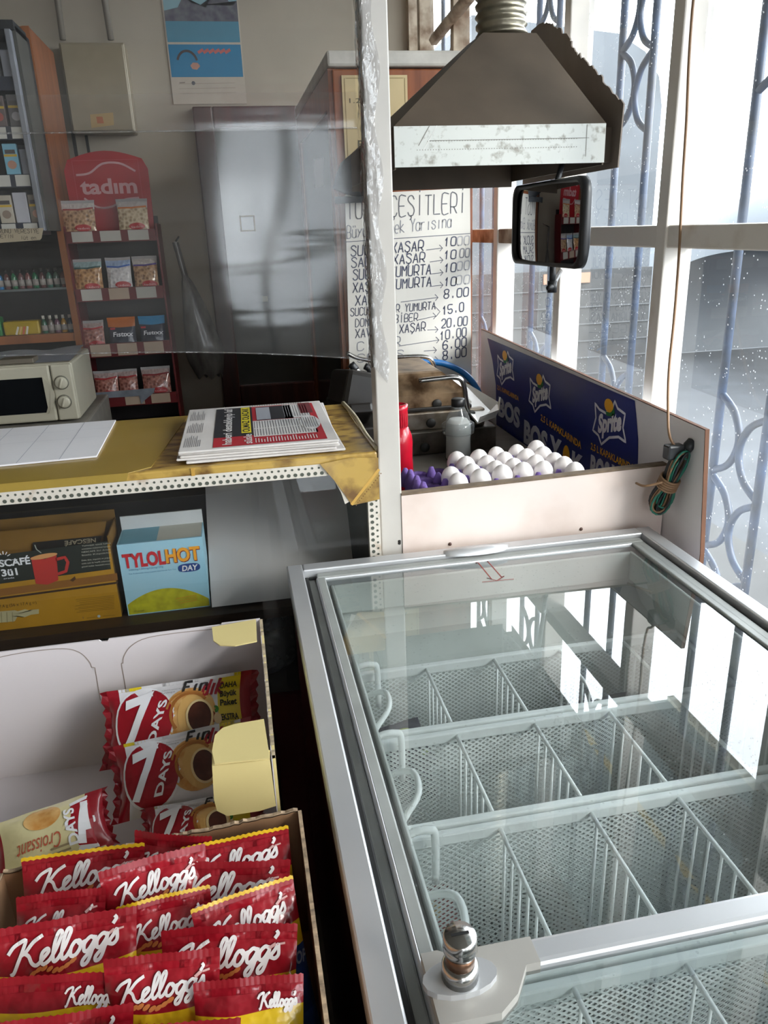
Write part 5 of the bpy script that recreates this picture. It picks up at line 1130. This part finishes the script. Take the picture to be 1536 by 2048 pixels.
rp([(-60, 1330), (0, 1314), (60, 1303), (125, 1297), (158, 1304), (178, 1322), (183, 1334)]); rp([(183, 1334), (190, 1335)]); rp([(190, 1335), (195, 1365), (201, 1400)])
rp([(425, 1258), (350, 1266), (292, 1276), (262, 1292), (248, 1312), (246, 1326)]); rp([(246, 1326), (243, 1328), (247, 1350), (253, 1386)])
b.build('back_wall', cr)
MB().box((-.75, YF, ZF - .002), (XR, YR, ZF), M_cw).build('floor', cr)
b = MB(); b.box((XR, YF, ZF), (XR + .003, YR + .003, ZT), M_cc); n = 60
rg = [(XR - .0006, YF + (YR - YF) * k / n, ZT + random.uniform(-.001, .003)) for k in range(n + 1)]
b.prism(rg + [(XR - .0006, YR, ZT - .004), (XR - .0006, YF, ZT - .004)], (.004, 0, 0), M_cor); b.box((XR - .0012, YF, ZF), (XR - .0002, YR, ZT), M_cw); b.build('side_wall', cr)
b = MB(); b.box((-.75, YF, ZF), (XR, YF + .002, .80), M_cc); b.build('front_wall', cr)
b = MB(); q = [at(u, v, Z=ZT + .003) for u, v in ((424, 1256), (512, 1240), (514, 1284), (470, 1293), (440, 1292), (427, 1283))]; b.prism(q, (0, 0, .0015), M_cc); b.build('corner_flap', cr)
b = MB(); q = [at(u, v, Z=ZT + .003) for u, v in ((424, 1505), (430, 1472), (445, 1458), (470, 1450), (528, 1440), (540, 1518), (430, 1530))]; b.prism(q, (0, 0, .0015), M_cc)
q = [at(u, v, Y=YF - .001) for u, v in ((424, 1532), (540, 1520), (552, 1612), (520, 1622), (455, 1632), (434, 1622), (428, 1600))]; b.prism(q, (0, .002, 0), M_cc)
b.quad(at(424, 1505, Z=ZT + .0045), at(540, 1500, Z=ZT + .0045), at(540, 1520, Y=YF - .001), at(424, 1532, Y=YF - .001), M_cc); b.build('corner_flap', cr)

M_cro = bands('croissant_wrap', [(0, '8E1020'), (.075, 'D8D6DA'), (.765, 'D8C01E'), (.925, '8E1020')], axis='u', rough=.28, coat=.6, bump=.12)
M_cr2 = bands('croissant_wrap_cream', [(0, '8E1020'), (.16, 'D9CE9E'), (.93, '8E1020')], axis='u', rough=.28, coat=.6, bump=.12)
M_past, M_past2, M_choc, M_red7 = mat('pastry_print', 'C98B42', .4, var=.2, scale=60, h2='E2B878'), flat('DDB06A', .4), mat('chocolate_print', '5A2A1C', .35, var=.2, scale=70), flat('9A1424', .3)
def ell(cx, cy, rx, ry, n=28, rot=0): return [(cx + rx * math.cos(a) * math.cos(rot) - ry * math.sin(a) * math.sin(rot), cy + rx * math.cos(a) * math.sin(rot) + ry * math.sin(a) * math.cos(rot)) for a in [2 * PI * k / n for k in range(n)]]
def croissant(name, TL, TR, BL, p0, nrm, lab, seed, wide=None, flip=False, mm=None, H=None):
    nrm = Vector(nrm).normalized(); a, c, e = on_plane(*TL, p0, nrm), on_plane(*TR, p0, nrm), on_plane(*BL, p0, nrm)
    xd = (c - a).normalized(); w = wide or (c - a).length; yd = a - e; yd = (yd - xd * yd.dot(xd)); h = H or yd.length
    o = thing(name, lab, 'croissant', (0, 0, 0), 'wrapped croissants in the white lined carton'); f = pillow(w, h, .017, seed, .45); b = MB(); pack_mesh(b, f, mm or M_cro, 40, 22)
    Fz = lambda k: (lambda x, y: f(min(.999, max(.001, x / w)), min(.999, max(.001, y / h)), 1) + Vector((0, 0, .0008 + .0005 * k)))
    k_ = w / .215
    if not flip:
        b.shape(ell(.053 * k_, h * .5, .046 * k_, h * .47), Fz(0), M_pw); b.shape(ell(.053 * k_, h * .5, .043 * k_, h * .44), Fz(1), M_red7)
        b.text('7', lambda x, y: Fz(4)(x + .12 * (y - .2 * h), y + .25 * (x - .02 * k_)), M_pw, .018 * k_, .18 * h, .64 * h, .043 * k_, bold=.03, sub=.005)
        b.text('DAYS', lambda x, y: Fz(3)(.076 * k_ - y * .95 + .0 * x, .26 * h + x) if False else Fz(3)(.0665 * k_ + (x * .32) - y * .9, .18 * h + x * .92), M_pw, 0, 0, .0145 * k_, .60 * h, bold=.03, sub=.005)
        b.shape(ell(.121 * k_, h * .50, .040 * k_, h * .36, rot=-.25), Fz(0), M_past); b.shape(ell(.131 * k_, h * .46, .029 * k_, h * .31), Fz(1), M_past2)
        b.stroke(ell(.122 * k_, h * .5, .030 * k_, h * .27)[3:18], .004, Fz(2), flat('A8682C')); b.stroke(ell(.120 * k_, h * .55, .034 * k_, h * .25)[4:14], .003, Fz(2), flat('B87A38'))
        b.shape(ell(.136 * k_, h * .43, .0185 * k_, h * .20), Fz(2), M_choc); b.stroke(ell(.136 * k_, h * .43, .0195 * k_, h * .215), .003, Fz(3), flat('E6CE9A'), closed=True)
        pen(b, 'Fın', Fz(1), flat('1C1A1C'), .112 * k_, h * .80, h * .17, .034 * k_, .21, .2); pen(b, 'dık', Fz(1), flat('A01828'), .141 * k_, h * .72, h * .22, .028 * k_, .17, .25)
        b.shape(ell(.152 * k_, h * .47, .006 * k_, h * .065), Fz(0), flat('3E8A2E')); b.shape(ell(.161 * k_, h * .50, .005 * k_, h * .05), Fz(0), flat('3E8A2E')); b.shape(ell(.1555 * k_, h * .40, .0055 * k_, h * .07), Fz(1), flat('9A4A22')); b.shape(ell(.163 * k_, h * .37, .006 * k_, h * .07), Fz(2), flat('D8BE94'))
        b.text('%100 Türk Fındığı', Fz(1), flat('3A2A2A'), .142 * k_, .14 * h, .0038, .034 * k_)
        b.text('TÜRKİYE BASKETBOL', Fz(1), flat('8A8A90'), .080 * k_, .86 * h, .002, .032 * k_); b.text('Euroleague', Fz(1), flat('8A8A90'), .080 * k_, .82 * h, .003, .020 * k_)
        for t, y in (('DAHA', .78), ('Büyük', .66), ('Paket', .54), ('EKSTRA', .34), ('Lezzet', .20)): b.text(t, Fz(1), flat('2A2614'), .1685 * k_, y * h, .082 * h, .026 * k_, bold=.03, sub=.006)
    else:
        b.shape([(x * w, y * h) for x, y in ((.14, .05), (.30, .12), (.36, .5), (.30, .92), (.12, .95), (.08, .5))], Fz(0), M_pw); b.shape([(x * w, y * h) for x, y in ((.13, .12), (.29, .18), (.33, .5), (.28, .85), (.13, .9), (.10, .5))], Fz(1), M_red7)
        b.stroke([(.17 * w, .2 * h), (.17 * w, .62 * h)], .12 * h, Fz(2), M_pw); b.stroke([(.17 * w, .25 * h), (.24 * w, .8 * h)], .12 * h, Fz(2), M_pw)
        b.text('DAYS', lambda x, y: Fz(2)(.265 * w + y, .82 * h - x), M_pw, 0, 0, .012, .6 * h, bold=.03, sub=.005)
        b.shape(ell(.55 * w, h * .22, .17 * w, h * .2), Fz(0), M_past); b.text('Croissant', Fz(1), flat('B8563A'), .40 * w, .55 * h, .24 * h, .40 * w, shear=.25, sub=.006)
        for k in range(3): b.stroke([(.36 * w, (.92 - k * .07) * h), (.52 * w, (.92 - k * .07) * h)], .002, Fz(1), flat('9A8A6A'))
    b.build('wrapper', o)
    rd = flat('7E0E1C', .3)
    for u0, u1 in ((0, -.045), (1, 1.045)):
        n = 14; b = MB(); b.add([f(u0, i / n, 1) * 1.0 if r == 0 else f(u0, i / n, 1) + Vector(((u1 - u0) * w + (.0025 if i % 2 else -.001), 0, .004 * math.sin(i * 2.1))) for r in (0, 1) for i in range(n + 1)], [(i, i + 1, n + 2 + i, n + 1 + i) for i in range(n)], rd); b.build('end_seal', o)
    place(o, e + xd * (w / 2) + (yd * (h / yd.length) if flip else yd * 0), -xd if flip else xd, -yd if flip else yd); return o
N1 = (0, -.62, .78)
croissant('wrapped_croissant', (194, 1386), (486, 1342), (214, 1540), (-.13, .938, .832), N1, 'hazelnut croissant pack with a yellow end, rearmost in the white carton', 21)
croissant('wrapped_croissant', (196, 1500), (480, 1437), (236, 1648), (-.13, .880, .808), (0, -.58, .81), 'hazelnut croissant pack in the middle, its right end under the flap', 22, wide=.178)
croissant('wrapped_croissant', (262, 1622), (500, 1580), (290, 1735), (-.11, .80, .775), (0, -.45, .9), 'lowest hazelnut croissant pack, half hidden behind the red snack carton', 23, wide=.138)
croissant('wrapped_croissant', (-25, 1702), (205, 1622), (-5, 1775), (-.26, .80, .790), (.1, -.55, .83), 'cream croissant pack turned upside down at the left of the carton', 24, flip=True, mm=M_cr2, H=.07)

# ---- red cereal snack carton
M_brn = mat('brown_corrugated', '9A7352', .8, var=.1, scale=20); M_edge2 = mat('torn_corrugated_edge', 'B59A7C', .85, var=.3, scale=120)
kb = thing('snack_box', 'brown corrugated carton packed with red cereal snack bags, lower left corner', 'box', (-.12, .45, .696))
RX0, RX1, RY0, RY1, RZ = -.256, .0135, .22, .602, .898
def wall(name, a, c, h0, h1, th):
    b = MB(); a, c = Vector(a), Vector(c); d = (c - a); n = int(d.length / .004); t = Vector(th)
    top = [a + d * (k / n) + Vector((0, 0, h0 + (h1 - h0) * k / n + random.uniform(-.0012, .0012))) for k in range(n + 1)]
    b.prism([a, c] + top[::-1], t, M_brn); b.prism([p - Vector((0, 0, .001)) for p in top] + [p + Vector((0, 0, .0012)) for p in top[::-1]], t, M_edge2); b.build(name, kb)
wall('back_wall', (RX0, RY1, .696), (RX1, RY1, .696), RZ - .712, RZ - .696, (0, .0035, 0)); wall('side_wall', (RX1, RY0, .696), (RX1, RY1, .696), RZ - .696, RZ - .696, (.0035, 0, 0)); wall('side_wall', (RX0, RY0, .696), (RX0, RY1, .696), RZ - .70, RZ - .712, (-.0035, 0, 0)); wall('front_wall', (RX0, RY0, .696), (RX1, RY0, .696), RZ - .70, RZ - .70, (0, -.0035, 0))
MB().box((RX0, RY0, .696), (RX1, RY1, .745), M_brn).build('floor', kb)

# brand script drawn as pen strokes (unit height 1)
KL = []
def stp(*p, k=5): KL.append([(q.x, q.y) for q in sm([(a, c, 0) for a, c in p], k)])
stp((-.12, .66), (.0, .84), (.16, .93), (.36, .97), (.30, .62), (.20, .28), (.10, -.04), (.02, -.10)); stp((.86, .98), (.62, .84), (.42, .58), (.30, .50)); stp((.36, .54), (.52, .40), (.64, .14), (.78, .02), (.90, .08))
x = .82
stp((x + .06, .06), (x + .20, .22), (x + .34, .40), (x + .28, .50), (x + .14, .40), (x + .12, .14), (x + .22, .0), (x + .40, .10), (x + .50, .28)); x += .44
for k in range(2):
    stp((x, .14), (x + .14, .44), (x + .24, .86), (x + .17, .98), (x + .08, .80), (x + .05, .3), (x + .10, .02), (x + .22, .06), (x + .32, .24)); x += .27
x += .02; stp((x + .26, .42), (x + .14, .46), (x + .04, .28), (x + .06, .04), (x + .20, .0), (x + .32, .18), (x + .30, .40), (x + .22, .46), (x + .30, .34), (x + .44, .36)); x += .40
for k in range(2):
    stp((x + .32, .40), (x + .20, .46), (x + .05, .30), (x + .06, .06), (x + .18, .02), (x + .32, .24), (x + .36, .42)); stp((x + .36, .42), (x + .32, .0), (x + .22, -.36), (x + .08, -.42), (x + .06, -.26), (x + .26, -.04), (x + .44, .14)); x += .40
stp((x + .13, .96), (x + .17, .88), (x + .10, .74)); stp((x + .0, .10), (x + .14, .30), (x + .22, .48), (x + .26, .34), (x + .28, .12), (x + .18, .0), (x + .06, .04)); KW = x + .30
M_kel = bands('red_snack_film', [(0, '2A4F86'), (.40, '1E3C70'), (.69, 'D9B01C'), (.80, '941220')], wave=.03, wfreq=3.2, rough=.3, coat=.6, bump=.4)
M_kbk = bands('red_snack_back', [(0, 'D9B41C'), (.87, '8E1220')], wave=.012, wfreq=5, rough=.3, coat=.6, bump=.4)
M_kw = flat('E6DEDC', .4); M_grain = flat('C9763A')
def cereal(TL, TR, tilt, lab, seed, back=False, Z=.905, h=.165, dip=0, yaw=0, wide=None, t=.0125):
    a, c = at(*TL, Z=Z), at(*TR, Z=Z + dip); xd = c - a; w = wide or min(.125, max(.06, xd.length)); mid = (a + c) / 2; mid.x = min(mid.x, .003 - w / 2)
    xd = xd.normalized(); xd = (xd * 1.0 + Vector((0, yaw, 0))).normalized(); s, co = math.sin(math.radians(tilt)), math.cos(math.radians(tilt))
    o = thing('cereal_snack_bag', lab, 'snack bag', (0, 0, 0), 'red cereal snack bags in the brown carton'); f = pillow(w, h, t, seed, .5); b = MB(); pack_mesh(b, f, M_kbk if back else M_kel, 26, 30)
    Fz = lambda k: (lambda x, y: f(min(.995, max(.005, x / w + .5)), min(.995, max(.005, y / h)), 1) + Vector((0, 0, .0009 + .0005 * k)))
    if not back:
        sw = w * .74; k_ = sw / KW; up = .10
        for st_ in KL: b.stroke([(-sw / 2 + p[0] * k_ + .10 * p[1] * k_, h * .835 + p[1] * k_ * .80 + up * (p[0] * k_ - sw / 2)) for p in st_], .0026 * w / .105, Fz(1), M_kw)
        for q in range(8): cx = -.024 + q * .0045; b.shape(ell(cx, h * .792 + .002 * math.sin(q) + q * .0005, .0032, .0016, 8, .5), Fz(1), M_grain)
        b.text('COCO POPS', Fz(1), flat('8C98A8'), .002, h * .61, .009, .044, shear=.2, bold=.03); b.shape(ell(-.012, h * .60, .014, .010, 14), Fz(1), flat('B9C4CE')); b.shape(ell(-.014, h * .59, .008, .005, 12), Fz(2), flat('4A2A1C'))
        b.stroke([(w * .30, h * .90), (w * .34, h * .915)], .0022, Fz(1), flat('D0A09C')); b.stroke([(w * .36, h * .915), (w * .41, h * .92)], .0014, Fz(1), flat('D0A09C'))
    else:
        sw = w * .34; k_ = sw / KW
        for st_ in KL: b.stroke([(w * .10 + p[0] * k_, h * .885 + p[1] * k_) for p in st_], .0016, Fz(1), M_kw)
        for q in range(4): b.stroke([(-w * .40, h * (.80 - q * .025)), (-w * .18, h * (.805 - q * .025))], .0014, Fz(1), flat('8A7210'))
        for q in range(3): b.stroke([(-w * .42, h * (.66 - q * .035)), (-w * .25, h * (.685 - q * .035)), (-w * .08, h * (.66 - q * .035))], .003, Fz(1), flat('C98A3A'))
        card(b, Fz(1), .004, h * .35, w * .17, h * .33, flat('E2C42A', .35))
    b.build('pouch', o); b = MB(); seal(b, f, .968, 1.0, flat('8C121E', .3), w, h, 40)
    if seed in (32, 33, 37, 38): b.add([p + Vector((0, .0008, .0006)) for p in b.v[41:82]] + [p + Vector((0, -.0022, .0006)) for p in b.v[41:82]], [(i, i + 1, 42 + i, 41 + i) for i in range(40)], flat('C9A01C', .3))
    b.build('top_seal', o)
    yd = Vector((0, s, co)); yd = yd - xd * yd.dot(xd); yd.normalize()
    place(o, mid - yd * h, xd, yd); return o
B = cereal
B((285, 1662), (408, 1672), 30, 'rounded red snack bag standing in the back row, second from the left', 31, wide=.075)
B((410, 1690), (590, 1652), 52, 'snack bag lying tilted at the back right corner of the brown carton', 32, Z=.900, wide=.098)
B((66, 1716), (268, 1690), 32, 'leftmost snack bag of the back row in the brown carton', 33, Z=.900, wide=.108)
B((196, 1746), (410, 1688), 30, 'large snack bag in the middle of the second row, name fully readable', 34, Z=.915)
B((404, 1716), (606, 1712), 32, 'snack bag at the right of the second row, next to the carton side', 35, wide=.108)
B((32, 1796), (212, 1776), 34, 'snack bag at the left of the third row, half covered from the front', 36)
B((232, 1818), (420, 1772), 30, 'snack bag with yellow top edge in the middle of the third row', 37)
B((384, 1822), (588, 1752), 34, 'crumpled snack bag at the right of the third row', 38)
B((6, 1858), (250, 1816), 32, 'large snack bag at the left of the fourth row with the blue foot showing', 39, Z=.910, wide=.112)
B((412, 1850), (624, 1838), 32, 'snack bag at the right of the fourth row with a folded corner', 40, wide=.108)
B((206, 1920), (440, 1896), 30, 'large front middle snack bag, whole name and blue foot showing', 41, Z=.915)
B((8, 1958), (214, 1946), 32, 'snack bag turned backwards at the front left, yellow back showing', 42, back=True, wide=.102)
B((412, 1962), (632, 1942), 30, 'snack bag turned backwards at the front right, yellow back showing', 43, back=True)
B((28, 2040), (218, 2012), 32, 'red snack bag cut off at the bottom left of the picture', 44, wide=.10)
B((214, 2048), (450, 2036), 32, 'red snack bag cut off at the bottom middle of the carton', 45, wide=.105)
# frozen wrappers in the baskets
def ice(c, w, h, rz, m, lab, spots):
    o = thing('ice_cream_wrapper', lab, 'ice cream', (0, 0, 0)); f = pillow(w, h, .016, int(c[0] * 1000)); b = MB(); pack_mesh(b, f, m, 12, 12)
    F = lambda x, y: f(x / w + .5, y / h, 1) + Vector((0, 0, .0012))
    for x, y, r, col in spots: b.shape(ell(x, y, r, r * .8, 14), F, flat(col))
    b.build('wrapper', o); place(o, c, (math.cos(rz), math.sin(rz), .12), (-math.sin(rz), math.cos(rz), .25))
M_pur = mat('purple_film', '2C1F3A', .3, coat=.5, var=.2); M_dk = mat('dark_film', '1E1A24', .3, coat=.5, var=.2)
zb = .425
ice((.195, .925, .655), .088, .095, .1, M_pur, 'dark purple ice cream wrapper with a yellow disc in the rear basket', [(.01, .06, .017, 'A8B05A'), (.03, .02, .006, '8C9A4A')])
ice((.190, .925, .600), .088, .095, -.1, M_pur, 'plain purple ice cream wrapper under the yellow disc one', [(.02, .06, .01, '6A4A78')])
ice((.535, .925, .650), .088, .095, -.1, M_dk, 'dark ice cream wrapper with a yellow mark in the rear basket, right part', [(.0, .05, .009, 'B8B24A'), (.02, .03, .006, 'B8B24A')])
ice((.193, .735, .50), .085, .10, .1, mat('red_film', '8E2A2A', .35, coat=.4), 'red ice cream wrapper low in the second basket', [(.0, .06, .02, 'C8A46A')])
ice((.193, .535, .50), .085, .10, .1, mat('pink_film', '9A5058', .35, coat=.4), 'pink ice cream wrapper low in the third basket', [(.01, .06, .02, '5A7AA8')])

# cord bundle hung on the side panel
M_c1, M_c2, M_c3 = flat('1E2226', .4), flat('1F6F5C', .4), flat('8A6A4C', .5)
cbd = thing('cord_bundle', 'tied bundle of black, green and brown cords hanging at the counter corner', 'cords', (.76, 1.24, .90))
top, bot, midp = at(1362, 905, Y=1.235), at(1310, 1015, Y=1.262), at(1338, 962, Y=1.248)
random.seed(12); ax = (top - bot).normalized(); sd = Vector((ax.z, 0, -ax.x)); fr = ax.cross(sd)
for m_, n_, nm_ in ((M_c1, 6, 'black_cord'), (M_c2, 5, 'green_cord'), (M_c3, 5, 'brown_cord')):
    b = MB()
    for k in range(n_):
        wd = random.uniform(.012, .026); L_ = .062 * random.uniform(.85, 1.12); dp = random.uniform(-.012, .010); tw = random.uniform(-.006, .006)
        loop = [midp + ax * L_ * math.sin(2 * PI * i / 24) + sd * (wd * math.cos(2 * PI * i / 24) * (abs(math.sin(2 * PI * i / 24)) * .9 + .25) + tw) + fr * (dp + .004 * math.sin(4 * PI * i / 24)) for i in range(24)]
        b.tube(loop, .0021, m_, 7, closed=True)
    b.build(nm_, cbd)
b = MB()
for k in range(5): b.tube([midp - ax * (.012 - k * .0045) + sd * .0195 * math.cos(2 * PI * i / 20) + fr * .016 * math.sin(2 * PI * i / 20) + ax * .004 * math.sin(2 * PI * i / 20) for i in range(20)], .0024, M_c3, 7, closed=True)
b.tube(sm([midp + sd * -.02 - fr * .01, at(1290, 972, Y=1.25), at(1272, 966, Y=1.27)], 5), .0024, M_c3, 7); b.build('brown_binding', cbd)
b = MB(); b.bbox(top + Vector((-.03, -.008, -.012)), top + Vector((.004, .014, .016)), M_c1, .004); b.lathe([(.009, -.008), (.011, 0), (.009, .012), (.004, .014)], M_c1, top + Vector((.012, -.004, .012)), 14, Matrix.Rotation(.6, 3, 'Y')); b.build('plug', cbd)
tag(MB().tube(sm([at(1392, -40, X=.832), at(1385, 20, X=.832), at(1378, 120, X=.831), at(1373, 240, X=.832), at(1366, 350, X=.831), at(1360, 470, X=.829), at(1356, 540, X=.822), at(1348, 640, X=.815), at(1338, 740, X=.80), at(1336, 820, X=.785), at(1340, 875, Y=1.245), top], 6), .0026, M_c3, 7).build('hanging_cord', origin=tuple(top)), 'thin brown cord running down the white window mullion to the cord bundle', 'cord')
